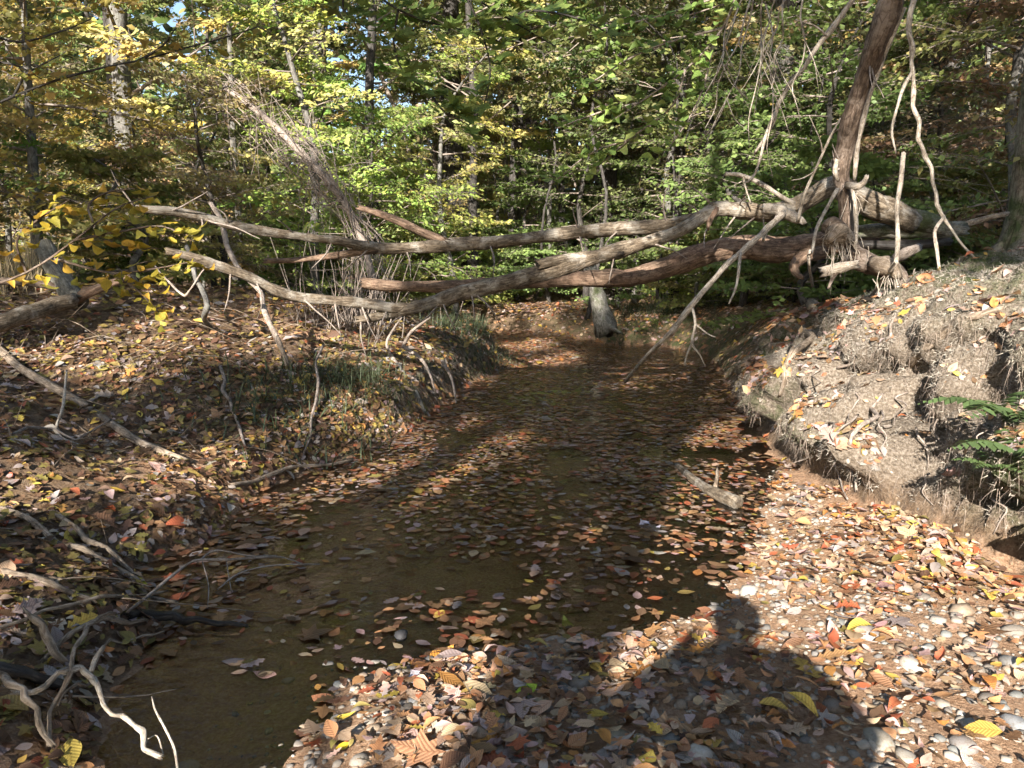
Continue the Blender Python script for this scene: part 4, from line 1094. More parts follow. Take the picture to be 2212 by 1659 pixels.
# ------------------------------------------------------------------ root fibres and tufts on the banks
def blades(n, P, dirs, length, width, droop, mb, g, seg_=3):
    for i in range(n):
        p = P[i]
        d_ = dirs[i] / np.linalg.norm(dirs[i])
        L = length * g.uniform(.5, 1.3)
        s = np.cross(d_, (0, 0, 1)); s /= np.linalg.norm(s) + 1e-9
        V = []
        for k in range(seg_ + 1):
            t = k / seg_
            q = p + d_ * L * t + np.array([0, 0, droop * L * t * t]) + s * 0
            w = width * (1 - t * .85)
            V += [q - s * w, q + s * w]
        Q_ = [(2 * k, 2 * k + 1, 2 * k + 3, 2 * k + 2) for k in range(seg_)]
        mb.add(np.array(V), None, Q_)
g = np.random.default_rng(5)
sel = np.where((bank > .3) & (x > 1.6) & (x < 4.4) & (y > 2.6) & (y < 8.5))[0]
pn = nrm[sel]
wt = (1 - nrm[sel][:, 2] / .6) ** .5 * (.25 + np.clip(.75 - bulge[sel], 0, 1)) + .6 * sm(.35, .1, z[sel])
sel = g.choice(sel, 11000, p=wt / wt.sum())
D = nrm[sel] * .35 + g.normal(0, .35, (len(sel), 3)); D[:, 2] -= .75
mb = MB()
blades(len(sel), P[sel] + g.normal(0, .01, (len(sel), 3)), D, .1, .0016, -.4, mb, g)
tag(mb.build('root_fibres', M['fibre'], None, (0, 0, 0)), 'fine pale rootlets bristling from the eroded right bank', 'roots', kind='stuff')
sel = np.where((lb > .2) & (y > 7.2) & (y < 12.6))[0]
sel = g.choice(sel, 1500)
D = np.array([.8, -.4, -.35]) + g.normal(0, .4, (len(sel), 3))
mb = MB()
blades(len(sel), P[sel], D, .2, .002, -.5, mb, g)
tag(mb.build('bank_roots', M['fibre'], None, (0, 0, 0)), 'brown rootlets hanging from the cut left bank', 'roots', kind='stuff')

# short fuzz of rootlets and moss over the cushions of the bank
def fuzz(Pf, nf, length, cols, mb):
    m_ = len(Pf)
    d_ = nf * .8 + g.normal(0, .55, (m_, 3)); d_[:, 2] -= .35
    d_ /= np.linalg.norm(d_, axis=1)[:, None]
    s_ = np.cross(d_, g.normal(0, 1, (m_, 3))); s_ /= np.linalg.norm(s_, axis=1)[:, None] + 1e-9
    L_f = length * g.uniform(.4, 1.4, (m_, 1))
    w_ = .0018
    V = np.stack([Pf - s_ * w_, Pf + s_ * w_, Pf + d_ * L_f], 1).reshape(-1, 3)
    mb.add(V, np.arange(m_ * 3).reshape(-1, 3), None, None, np.repeat(cols, 3, 0))
sel = np.where((bank > .25) & (x > 1.5) & (x < 4.4) & (y > 2.4) & (y < 9))[0]
sel = g.choice(sel, 90000)
jit = g.uniform(-.02, .02, (len(sel), 2))
Pf = P[sel].copy()
tz = nrm[sel]
Pf[:, :2] += jit
Pf[:, 2] -= (jit * tz[:, :2]).sum(1) / np.maximum(tz[:, 2] / .6, .25)
mo = (moss[sel] * sm(-.2, .4, fbm(Pf * 2.2, 3)))[:, None]
fc = np.array([(.37, .33, .27)]) * (1 - mo) + np.array([(.1, .12, .045)]) * mo
mb = MB()
fuzz(Pf, nrm[sel], .03, fc * g.uniform(.5, 1.25, (len(sel), 1)), mb)
m_, t_, o_ = mat('bank_fuzz')
t_.links.new(nd(t_, 'BsdfPrincipled', {'Base Color': nd(t_, 'Attribute', attribute_name='Col').outputs['Color'], 'Roughness': .9, 'Specular IOR Level': .1}).outputs[0], o_.inputs[0])
M['fuzz'] = m_
tag(mb.build('bank_moss', M['fuzz'], None, (0, 0, 0)), 'short fuzz of moss and rootlets over the right bank', 'moss', kind='stuff')

# bare roots hanging down the bank face
HRn = 0
for px, py, L in [(1700, 905, 70), (1738, 960, 60), (1800, 925, 80), (1838, 860, 70), (1905, 900, 90), (1950, 860, 75), (1985, 940, 90), (2030, 905, 70), (2068, 985, 95), (2110, 1010, 80), (2160, 1080, 90), (1760, 800, 60), (1670, 860, 60), (2000, 1040, 70), (1880, 1010, 60), (2125, 930, 60)]:
    k_ = [(px + g.normal(0, 9) + g.normal(0, 12) * t_, py + L * t_, None, .05 + .03 * math.sin(3 * t_)) for t_ in np.linspace(0, 1, 5)]
    tag(limb('hanging_root', 'twig', k_, [2.6, 2.4, 2, 1.6, .8], None, hitpx(px, py), sides=6, k=4, jag=0, wob=.02), 'thin bare root hanging down the right bank face', 'root', 'bare roots on the right bank')
name_by_row([o for o in COL.objects if o.name.startswith('hanging_root')])
# fine twigs strewn over the left bank
mb = MB()
for i in range(260):
    a_, b_ = g.uniform(-6, -1.5), g.uniform(2.2, 9.5)
    if a_ > ex(LE, b_) - .1: continue
    p0 = drop(a_, b_)[0]
    yw = g.uniform(0, 6.28); L = g.uniform(.15, .75)
    e0 = np.array([math.cos(yw), math.sin(yw), 0]) * L
    e1 = drop(*(p0 + e0)[:2])[0] + (0, 0, g.uniform(0, .25) if i % 3 == 0 else .03)
    r0 = g.uniform(.002, .006)
    mid_ = (p0 + e1) / 2 + g.normal(0, .04, 3) + (0, 0, .03)
    tube(mb, np.array([p0 + (0, 0, .02), mid_, e1]), [r0, r0 * .8, r0 * .4], 4, 3, col=None)
    if i % 2: tube(mb, np.array([mid_, mid_ + g.normal(0, .1, 3) + (0, 0, .06)]), [r0 * .6, r0 * .3], 4, 2)
tag(mb.build('twig_litter', M['drift'], None, (0, 0, 0)), 'fine dead twigs strewn among leaves on the left bank', 'twigs', kind='stuff')

def tuft(name, label, cat, px, py, Y, n_, L, w, m_, spread, up, group=None, rad=.25):
    b = hitpx(px, py) if Y is None else at(px, py, Y)
    if Y is not None:
        b = drop(b[0], b[1])[0]
    mb = MB()
    o = b + g.normal(0, rad, (n_, 3)) * (1, 1, 0)
    o = np.array([drop(q[0], q[1])[0] for q in o])
    D = g.normal(0, spread, (n_, 3)); D[:, 2] = up
    blades(n_, o, D, L, w, -.35, mb, g, 4)
    t = thing(name, label, cat, b, group)
    f_ = mb.build('blades', M[m_], t, b)
    f_['kind'] = 'stuff'
    return t
for a, b, Y, lab in [(1010, 730, 11.5, 'dark green grass clump at tip of the cut left bank'), (1055, 760, 11.9, 'grass clump overhanging the water at the bend'), (975, 760, 10.8, 'shaded grass tuft behind the bleached roots'),
                     (790, 860, 7.6, 'grass tuft low on left bank above dark water'), (740, 880, 7.2, 'thin grass tuft left of the dark water edge'), (1010, 690, 13, 'tall green grass clump below the big log')]:
    tuft('grass_clump', lab, 'grass', a, b, Y, 500, .34, .0045, 'grassblade', .55, .6, 'grass clumps on the left bank')
for a, b, Y, lab in [(40, 560, 9.5, 'dry straw coloured reeds at the left edge'), (110, 520, 10.5, 'tall dry reeds behind the grey trunk stub'), (10, 640, 8.8, 'short dry reeds beside the crossing logs')]:
    tuft('dry_reeds', lab, 'dry grass', a, b, Y, 170, .8 if a < 500 else .35, .005, 'strawblade', .25, 1, 'dry straw grasses')
for a, b, lab in [(1390, 690, 'dark green shrubby weeds beside the mossy stump'), (1450, 720, 'low green weeds hanging over the far right water'), (1520, 660, 'green weeds on the slope behind the slanting stick'), (620, 880, 'dark moss and grass patch in middle of left bank')]:
    tuft('weed_patch', lab, 'weeds', a, b, 15.9 if 1100 < a < 1480 else None, 600, .42 if a > 1100 else .3, .007, 'grassblade', .6, .6, 'green weed patches', .45)

# ferns at the right edge
def fern(px, py, lab, n_=7, L=.42):
    b = hitpx(px, py)
    t = thing('fern', lab, 'fern', b, 'ferns on the right bank')
    for i in range(n_):
        a = i / n_ * 6.28 + g.uniform(-.3, .3)
        mb = MB()
        h = np.array([math.cos(a), math.sin(a), 0])
        l_ = L * g.uniform(.7, 1.1)
        C = np.array([h * l_ * t_ + np.array([0, 0, l_ * (.75 * t_ - .65 * t_ * t_)]) for t_ in np.linspace(0, 1, 15)])
        tube(mb, C[::3] + b, [.003, .002, .002, .001, .001], 4, 2, col=(.1, .14, .04))
        s_ = np.array([-h[1], h[0], 0])
        for k in range(2, 15):
            for sd in (-1, 1):
                w = l_ * .3 * math.sin(math.pi * (.18 + .8 * k / 15)) * .8
                add_leaves(mb, 'small', (C[k] + b)[None], np.array([[0, 0, 1.0]]) + s_ * sd * .3, np.array([math.atan2(*(s_ * sd + h * .35)[[1, 0]])]), np.array([w]), np.array([(.1, .15, .055)]) * g.uniform(.7, 1.3), k)
        mb.build('frond', M['crown'], t, b)
fern(2185, 905, 'green fern spreading at the right edge of bank')
fern(2205, 985, 'fern just below the other fern at right edge', 6, .34)
fern(2140, 1010, 'small fern low on the mossy right bank', 5, .2)

# ------------------------------------------------------------------ the wood
CP = {'yellow': [(.46, .38, .1), (.38, .35, .1), (.5, .36, .1), (.3, .31, .09), (.46, .32, .14), (.48, .41, .22)],
      'lime': [(.35, .42, .1), (.28, .38, .09), (.42, .43, .11), (.21, .31, .07)],
      'green': [(.14, .21, .06), (.18, .26, .075), (.11, .17, .05), (.23, .29, .09)],
      'olive': [(.2, .23, .07), (.25, .25, .08), (.15, .19, .06), (.32, .26, .12)],
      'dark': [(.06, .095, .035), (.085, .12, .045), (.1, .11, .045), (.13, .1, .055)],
      'brown': [(.3, .19, .1), (.36, .26, .15), (.22, .14, .08), (.24, .2, .07)]}

def spray(mb, wb, p0, d0, L, g, pal, leaf, ntw=7, nlf=11, shape='small', flat=.22, droop=.12):
    """a flat layered spray: one branch, side twigs in its plane, leaves along the twigs"""
    d0 = d0 / np.linalg.norm(d0)
    side = np.cross(d0, (0, 0, 1.0)); side /= np.linalg.norm(side) + 1e-9
    t = np.linspace(0, 1, 5)[:, None]
    C = p0 + d0 * L * t + np.array([0, 0, -droop * L]) * t ** 2
    tube(wb, C, np.linspace(.006 + .007 * L, .003, 5), 4, 1)
    tone = np.array(pal[g.integers(len(pal))])
    PPs, YW = [], []
    for k in range(ntw):
        tt = .18 + .8 * k / ntw + g.uniform(-.03, .03)
        b = p0 + d0 * L * tt + np.array([0, 0, -droop * L]) * tt ** 2
        s = (1 if k % 2 else -1)
        d = d0 * g.uniform(.5, .9) + side * s * g.uniform(.6, 1.0) + np.array([0, 0, g.normal(-.05, .1)])
        d /= np.linalg.norm(d)
        l_ = L * (.62 - .4 * tt) * g.uniform(.7, 1.2)
        tube(wb, np.array([b, b + d * l_ * .5, b + d * l_ + (0, 0, -.06 * l_)]), [.004, .003, .0015], 3, 1)
        q = np.linspace(.1, 1, nlf)[:, None]
        pts = b + d * l_ * q + g.normal(0, .018, (nlf, 3)) + np.array([0, 0, -.06 * l_]) * q ** 2
        PPs.append(pts)
        yw = math.atan2(d[1], d[0])
        YW.append(yw + np.where(np.arange(nlf) % 2, .9, -.9) + g.normal(0, .25, nlf))
    PPs, YW = np.vstack(PPs), np.concatenate(YW)
    n_ = len(PPs)
    nn = np.array([-.15, -.75, 1.0]) + g.normal(0, flat + .3, (n_, 3))
    cc = (np.array(pal)[g.integers(0, len(pal), n_)] * .5 + tone * .5) * g.uniform(.75, 1.25, (n_, 1))
    add_leaves(mb, shape, PPs, nn, YW, g.uniform(.5, 1.35, n_) * leaf, cc, int(g.integers(999)))

def understory(seed, h, pal, leaf=.094, nbr=34, low=.14, reach=1.9):
    g = np.random.default_rng(seed)
    tb, lb_, wb = MB(), MB(), MB()
    C = np.array([(g.normal(0, .08) * i, g.normal(0, .08) * i, h * i / 5) for i in range(6)])
    tube(tb, C, np.linspace(.05 + .006 * h, .012, 6), 8, 3, rough=.08)
    for k in range(nbr):
        t = low + (1 - low) * (k + g.random()) / nbr
        i = min(int(t * 5), 4)
        p = C[i] + (C[i + 1] - C[i]) * (t * 5 - i)
        a = k * 2.4 + g.normal(0, .3)
        d = np.array([math.cos(a), math.sin(a), g.uniform(-.2, .65)])
        spray(lb_, wb, p, d, reach * (1.15 - .6 * t) * g.uniform(.6, 1.15), g, pal, leaf, int(g.integers(12, 16)), 15)
    return tb.mesh('trunk', M['grey'] if seed % 2 else M['dark']), wb.mesh('limbs', M['twig']), lb_.mesh('crown', M['crown'])

def tall(seed, h, r, pal, leaf=.15, low=.3, nbr=26, reach=3.2, bk='dark', lean=.02):
    g = np.random.default_rng(seed)
    tb, lb_, wb = MB(), MB(), MB()
    C = np.array([(g.normal(0, lean) * i, g.normal(0, lean) * i, h * i / 7 - .15) for i in range(8)])
    rr = np.interp(np.arange(8), [0, .3, 1, 7], [r * 1.5, r * 1.15, r, r * .25])
    tube(tb, C, rr, 10, 3, rough=.06, lump=.05)
    for k in range(nbr):
        t = low + (1 - low) * (k + g.random()) / nbr
        i = min(int(t * 7), 6)
        p = C[i] + (C[i + 1] - C[i]) * (t * 7 - i)
        a = k * 2.4 + g.normal(0, .4)
        d = np.array([math.cos(a), math.sin(a), g.uniform(.15, .7)])
        L = reach * (1.2 - .75 * t) * g.uniform(.6, 1.1)
        tube(wb, np.array([p, p + d * L * .5, p + d * L]), [r * .22, r * .13, .01], 5, 2)
        for q in (.45, .7, .95):
            a2 = a + g.normal(0, .9)
            spray(lb_, wb, p + d * L * q, np.array([math.cos(a2), math.sin(a2), g.uniform(-.1, .4)]), g.uniform(1.0, 1.8), g, pal, leaf, 8, 13, 'small', .4)
    return tb.mesh('trunk', M[bk]), wb.mesh('limbs', M['twig']), lb_.mesh('crown', M['crown'])

def plant(kind, tpl, x_, y_, label, group, rot, s=1.0, tint=(1, 1, 1), z_=None):
    p = drop(x_, y_)[0] if z_ is None else np.array([x_, y_, z_])
    t = thing(kind, label, 'tree', p - (0, 0, .05), group)
    t.rotation_euler = (0, 0, rot)
    t.scale = (s, s, s)
    for nm, me in zip(('trunk', 'limbs', 'crown'), tpl):
        c = link(nm, me, t)
        if nm == 'crown':
            c.color = (*tint, 1)
        if nm != 'trunk': c['kind'] = 'stuff'
    return t

UT = {'yellow': [understory(101, 5.2, CP['yellow']), understory(102, 4.2, CP['yellow'] + CP['brown'], reach=2.2), understory(103, 6.5, CP['yellow'] + CP['lime'])],
      'lime': [understory(104, 4.6, CP['lime'], leaf=.098, reach=2.3), understory(105, 5.6, CP['lime'] + CP['yellow'])],
      'green': [understory(106, 5.4, CP['green'], reach=2.2), understory(107, 6.6, CP['green'] + CP['olive'], reach=2.1), understory(108, 4.0, CP['green'], reach=2.0)],
      'olive': [understory(109, 5.0, CP['olive']), understory(110, 6.2, CP['olive'] + CP['green'])],
      'dark': [understory(111, 6.0, CP['dark'], reach=2.3), understory(112, 4.5, CP['dark'] + CP['brown'], reach=2.0)]}
W = np.random.default_rng(77)
def zone(x_, y_):
    u = CX + F * x_ / y_
    return 'behind the left bank' if u < 700 else ('behind the creek bend' if u < 1350 else 'behind the right bank')
us = [  # x, y, palette
    (-6.3, 10.2, 'yellow'), (-4.6, 12.2, 'yellow'), (-8.2, 12.0, 'olive'), (-3.5, 13.6, 'yellow'), (-5.6, 14.4, 'olive'), (-9.5, 14.5, 'yellow'), (-7.4, 16.0, 'yellow'), (-2.6, 13.9, 'lime'), (-1.2, 15.2, 'lime'),
    (-10.5, 17.5, 'olive'), (-4.2, 17.6, 'lime'), (-6.2, 19, 'green'), (-2.2, 19.5, 'green'), (.2, 19.8, 'green'), (1.8, 18.6, 'green'), (3.4, 17.2, 'green'), (4.4, 14.6, 'green'), (5.6, 13.2, 'green'),
    (6.4, 15.5, 'dark'), (7.8, 13.8, 'dark'), (5.0, 18.5, 'green'), (8.6, 17.5, 'dark'), (2.6, 21.5, 'green'), (-.6, 23, 'lime'), (-8.5, 21, 'yellow'), (-12.5, 21, 'yellow'), (6.8, 21, 'dark'), (10.5, 20, 'dark'), (9.8, 24, 'dark'),
    (-4.5, 24, 'olive'), (-14, 25, 'yellow'), (-10, 26, 'olive'), (4, 25.5, 'green'), (12.5, 25, 'dark'), (7.6, 27, 'dark'), (0.8, 28, 'green'), (-6.5, 28.5, 'yellow'), (-16, 29, 'olive'), (14, 29, 'dark'), (-3, 31, 'green'), (10.5, 31, 'olive'),
    (-7.2, 8.6, 'olive'), (-8.6, 9.8, 'green'), (6.8, 10.8, 'green'), (8.4, 11.2, 'dark'), (-2.9, 16.4, 'lime'), (3.2, 20, 'dark'), (5.4, 16, 'green')]
cnt = {}
for x_, y_, pk in us:
    k = cnt.get(pk, 0); cnt[pk] = k + 1
    tp = UT[pk][k % len(UT[pk])]
    nm = {'yellow': 'yellow leaved', 'lime': 'bright yellow green', 'green': 'green leaved', 'olive': 'olive leaved', 'dark': 'dark green shaded'}[pk]
    zz = zone(x_, y_)
    plant('understory_tree', tp, x_, y_, '%s understory tree %s' % (nm, zz), '%s understory trees %s' % (nm, zz), W.uniform(0, 6.28), W.uniform(.85, 1.2) * (.74 if 360 < CX + F * x_ / y_ < 500 or 720 < CX + F * x_ / y_ < 900 else 1), tuple(W.uniform(.85, 1.12, 3)))
SH = {k: understory(400 + i, 2.0, CP[k], leaf=.1, nbr=26, low=.03, reach=1.5) for i, k in enumerate(('green', 'olive', 'lime'))}
for i, (x_, y_, k) in enumerate([(.5, 18.2, 'green'), (2.4, 17, 'green'), (3.9, 15.8, 'olive'), (5.2, 14.6, 'green'), (6.3, 12.4, 'green'), (7.4, 12.2, 'olive'), (4.4, 18, 'lime'), (6.6, 17, 'green'), (8.8, 15.2, 'green'), (1.2, 22, 'olive'), (3.2, 23, 'green'), (-1.2, 18.5, 'lime'), (-2.8, 17.8, 'olive'), (-4.6, 15.8, 'green'), (-6.4, 12.8, 'green'),
                                 (-8.4, 11, 'olive'), (-7.8, 14.5, 'lime'), (9.6, 18.5, 'green'), (5.6, 21, 'olive'), (-.4, 21.5, 'green'), (4.6, 11.8, 'green'), (5.2, 12.9, 'olive'), (7.6, 19.6, 'green'), (11, 17.5, 'green'), (-5.2, 10.6, 'olive')]):
    nm_ = {'green': 'green', 'olive': 'olive', 'lime': 'yellow green'}[k]
    plant('shrub', SH[k], x_, y_, 'low %s shrub %s' % (nm_, zone(x_, y_)), 'low %s shrubs %s' % (nm_, zone(x_, y_)), i * 1.7, .8 + .05 * (i % 7), (1, 1, 1))['category'] = 'shrub'
TT = [tall(201, 19, .17, CP['green'] + CP['olive'], low=.2), tall(202, 22, .24, CP['green'] + CP['olive'], low=.25, bk='grey'), tall(203, 17, .11, CP['olive'] + CP['green'], low=.22), tall(204, 24, .3, CP['green'], low=.3), tall(205, 15, .07, CP['yellow'], low=.25, bk='grey', reach=2.2)]
ts = [(-8.8, 18, 1), (-6.1, 17.2, 4), (-2.9, 16.6, 2), (-1.6, 20.5, 3), (-.9, 17.9, 2), (.1, 21.5, 0), (.9, 19.2, 4), (1.5, 23.5, 2), (2.5, 19.8, 0), (2.9, 24.5, 3), (4.4, 20.8, 2), (5.7, 23.4, 0), (6.2, 18.2, 1), (7.2, 16.8, 4), (7.9, 22.2, 2), (8.9, 19.5, 3), (9.6, 16.2, 4),
      (11.2, 21, 2), (12.4, 24.5, 0), (-11.2, 22.6, 3), (-13, 20.5, 4), (-9.2, 25.5, 2), (-5.6, 23, 1), (-7.3, 27, 0), (-1.4, 27, 1), (.6, 30, 3), (3.3, 29, 2), (5.2, 31, 0), (7.5, 29, 3), (9.8, 33, 1), (12.4, 30, 2), (15.4, 28, 3), (-16, 32, 0), (-18.5, 27, 2), (16.5, 34, 0), (-8.6, 34, 3), (-2.4, 35, 0), (2.0, 36, 4), (6.6, 37, 2), (11.5, 38, 0), (-14.5, 38, 2), (17.5, 40, 3), (13.2, 17.5, 1), (8.3, 13.0, 2), (-12.6, 15.5, 2), (4.9, 26, 4), (-.2, 25.5, 4), (3.8, 18.0, 2)]
nmz = ['slim dark trunked', 'grey barked', 'thin dark', 'stout dark trunked', 'slender pale']
for x_, y_, k in ts:
    zz = zone(x_, y_)
    plant('forest_tree', TT[k], x_, y_, '%s forest tree standing %s' % (nmz[k], zz), '%s forest trees %s' % (nmz[k], zz), W.uniform(0, 6.28), W.uniform(.9, 1.15), tuple(W.uniform(.85, 1.12, 3)))
# many thin stems
stems = []
ST = [tall(301 + i, 9 + 2 * i, .035 + .012 * i, CP['dark'] + CP['olive'], low=.45, nbr=8, reach=1.2, bk=('dark', 'grey', 'twig')[i], lean=.12) for i in range(3)]
for i in range(46):
    y_ = 14 + 24 * W.random() ** 1.2
    x_ = W.uniform(-.72, .72) * y_
    _, a1, a2 = terrain(np.array([x_]), np.array([y_]))
    if a1[0] + a2[0] < .5: continue
    zz = zone(x_, y_)
    k = int(W.integers(3))
    c_ = ['dark', 'grey', 'brown grey'][k]
    plant('sapling', ST[k], x_, y_, 'thin %s sapling stem %s' % (c_, zz), 'thin %s sapling stems %s' % (c_, zz), W.uniform(0, 6.28), W.uniform(.7, 1.2))
name_by_row([o for o in COL.objects if o.name.split('.')[0] in ('understory_tree', 'forest_tree', 'sapling', 'shrub')])
# far woods that read as one mass
mb = MB(); wb = MB()
for i in range(240):
    y_ = 38 + 42 * W.random() ** 1.5
    x_ = W.uniform(-.85, .85) * y_
    b = np.array([x_, y_, terrain(np.array([x_]), np.array([y_]))[0][0] - .2])
    h_ = W.uniform(12, 24)
    u_ = CX + F * x_ / y_
    if 330 < u_ < 500 or 720 < u_ < 960 or 1180 < u_ < 1260: h_ *= .3
    tube(wb, np.array([b, b + (W.normal(0, .4), 0, h_ * .5), b + (W.normal(0, .7), 0, h_)]), [W.uniform(.1, .35), .12, .03], 6, 2)
    n_ = 360
    lo = W.uniform(0, .08)
    c = b + np.stack([W.normal(0, 2.1, n_), W.normal(0, 2.1, n_), h_ * (lo + (1.08 - lo) * W.random(n_))], 1)
    pal = np.array(CP[['yellow', 'olive', 'green', 'dark', 'olive', 'brown'][W.integers(6)]])
    add_leaves(mb, 'far', c, W.normal(0, .6, (n_, 3)) + (0, -.5, 1), W.uniform(0, 6.28, n_), W.uniform(.45, .95, n_), pal[W.integers(0, len(pal), n_)] * W.uniform(.7, 1.2, (n_, 1)), i)
fw = thing('far_woods', 'distant mixed autumn woods closing off the view', 'woods', (0, 60, 0))
fw['kind'] = 'stuff'
wb.build('trunks', M['dark'], fw, (0, 60, 0))['kind'] = 'stuff'
mb.build('foliage', M['crown'], fw, (0, 60, 0))['kind'] = 'stuff'

# the big beech at the right edge
bb = at(2215, 515, 8.6)
bb = drop(bb[0] + .12, 8.6)[0]
t = thing('beech_tree', 'large smooth mossy beech trunk with flared base at right edge', 'tree', bb)
mb = MB()
tube(mb, np.array([bb + (0, 0, -.25), bb + (0, 0, .05), bb + (.0, 0, .35), bb + (.02, 0, .9), bb + (0, 0, 2.2), bb + (.03, 0, 4.5), bb + (.1, 0, 8), bb + (.2, .2, 13)]), [.75, .62, .4, .31, .28, .27, .24, .1], 22, 4, .02, 0, None, .05)
mb.build('trunk', M['beech'], t, bb)
for a_, l_ in ((2.9, 1.5), (3.7, 1.2), (4.6, .9), (2.2, 1.0)):
    mb = MB()
    d_ = np.array([math.cos(a_), math.sin(a_), 0])
    pts = [bb + d_ * .2 + (0, 0, .5), bb + d_ * .45 + (0, 0, .24)] + [np.array([*(bb + d_ * q)[:2], drop(*(bb + d_ * q)[:2])[0][2] + .03]) for q in (.75, l_ * .75, l_)]
    tube(mb, np.array(pts), [.14, .16, .12, .07, .02], 10, 3, .1, 0, None, .15)
    mb.build('root', M['beech'], t, bb)
g = np.random.default_rng(8)
lm, wm = MB(), MB()
for k in range(26):
    a_ = g.uniform(0, 6.28); hh = g.uniform(5.5, 12.5)
    d_ = np.array([math.cos(a_), math.sin(a_), .3])
    p = bb + (0, 0, hh)
    tube(wm, np.array([p, p + d_ * 1.2, p + d_ * 2.4]), [.06, .03, .01], 5, 2)
    for q in (1, 1.7, 2.4):
        a2 = a_ + g.normal(0, .8)
        spray(lm, wm, p + d_ * q, np.array([math.cos(a2), math.sin(a2), .1]), 1.5, g, CP['green'], .1, 7, 9, 'small', .3)
wm.build('limbs', M['beech'], t, bb)['kind'] = 'stuff'
lm.build('crown', M['crown'], t, bb)['kind'] = 'stuff'

# leaning dead trunk wrapped in dry vines
vb = drop(*at(800, 640, 10.5)[:2])[0]
t = thing('vine_tangle', 'leaning dead trunk wrapped in a tangle of dry grey vines', 'vines', vb)
vp = [(805, 600, 10.5), (782, 520, 10.6), (745, 440, 10.8), (685, 365, 11), (610, 290, 11.3), (545, 230, 11.6), (470, 180, 12)]
limb('trunk', 'twig', [(810, 645, 10.5)] + vp, [8, 8, 8, 9, 9, 8, 7, 5], t, vb)
mb = MB()
VP = line(vp)
for i in range(190):
    k = g.integers(0, len(VP) - 1)
    p = VP[k] + (VP[k + 1] - VP[k]) * g.random() + g.normal(0, .12, 3)
    if g.random() < .35:
        q = p + np.array([g.normal(.3, .3), g.normal(0, .3), -g.uniform(.4, 1.6)])
    else:
        q = p + (VP[k + 1] - VP[k]) * g.uniform(-2, 2) + g.normal(0, .22, 3)
    q[2] = max(q[2], drop(q[0], q[1])[0][2])
    m1 = (p + q) / 2 + g.normal(0, .12, 3)
    r0 = .004 + .006 * g.random() ** 2
    tube(mb, np.array([p, m1, q]), [r0, r0 * .8, r0 * .4], 4, 4)
    if i % 2:
        e_ = m1 + g.normal(0, .3, 3)
        tube(mb, np.array([m1, (m1 + e_) / 2 + g.normal(0, .05, 3), e_]), [r0 * .6, r0 * .5, r0 * .3], 3, 2)
mb.build('vine', M['twig'], t, vb)['kind'] = 'stuff'
sb = drop(*at(760, 660, 9.6)[:2])[0]
t = thing('bare_shrub', 'bare grey twiggy shrub behind the fallen tree limb', 'shrub', sb)
mb = MB()
for i in range(80):
    b_ = sb + np.array([g.normal(0, .35), g.normal(0, .3), -.05])
    d_ = np.array([g.normal(0, .3), g.normal(0, .25), 1]) * g.uniform(.4, 1.3)
    tube(mb, np.array([b_, b_ + d_ * .5 + g.normal(0, .04, 3), b_ + d_ + g.normal(0, .1, 3)]), [.007, .005, .002], 4, 2)
mb.build('stems', M['twig'], t, sb)['kind'] = 'stuff'

# ------------------------------------------------------------------ near branches, leaf by leaf
LDn = {s: leaf_data(s, M['nearleaf']) for s in ('oval', 'pointed star shaped')}
def leafy(name, label, bm, paths, nleaf, shape, size, cols, seed, tilt=.35, hang=0.0, rpx=3):
    g = np.random.default_rng(seed)
    P0 = line(paths[0])
    t = thing(name, label, 'branch', P0[0])
    tot = sum(len(p) for p in paths)
    for pth in paths:
        limb('twig', bm, pth, [rpx, rpx * .75, rpx * .4], t, P0[0], sides=6, k=4, jag=0)
        C = catmull(line(pth), 12)
        k_ = int(nleaf * len(pth) / tot)
        for q in range(k_):
            f_ = .12 + .88 * (q + g.random() * .8) / k_
            i = min(int(f_ * (len(C) - 1)), len(C) - 2)
            d_ = C[i + 1] - C[i]
            yw = math.atan2(d_[1], d_[0]) + (1 if q % 2 else -1) * g.uniform(.5, 1.2)
            sz_ = size * g.uniform(.7, 1.25)
            n_ = np.array([g.normal(0, tilt), -.35 + g.normal(0, tilt), 1.0])
            ax, ay, az = frames(n_[None], np.array([yw]))
            p = C[i] + ay[0] * sz_ * (.55 + g.uniform(0, .5)) + np.array([0, 0, g.normal(-.01, .02)])
            c = np.array(cols[g.integers(len(cols))]) * g.uniform(.8, 1.2)
            place('leaf', LDn[shape][g.integers(len(LDn[shape]))], p, n_, yw, sz_, c, parent=t)
    return t
YL = [(.5, .36, .04), (.42, .34, .045), (.55, .34, .05), (.36, .32, .05)]
leafy('yellow_branch', 'near branch of yellow autumn leaves reaching in from the left', 'snag', [
    [(-90, 640, 3.0), (60, 590, 3.0), (160, 520, 3.0), (250, 450, 3.05), (330, 425, 3.1)], [(160, 520, 3.0), (260, 500, 3.0), (350, 490, 3.0), (420, 520, 3.0)], [(120, 560, 3.0), (240, 590, 3.0), (330, 580, 2.95), (440, 560, 2.95)],
    [(200, 480, 3.0), (190, 440, 3.05), (230, 415, 3.1), (290, 408, 3.1)], [(60, 590, 3.0), (40, 520, 3.0), (90, 470, 3.0), (150, 430, 3.0)], [(240, 590, 3.0), (300, 630, 2.95), (350, 680, 2.95)]], 170, 'oval', .064, YL, 41)
GL = [(.2, .29, .07), (.24, .32, .08), (.16, .24, .06), (.27, .31, .08)]
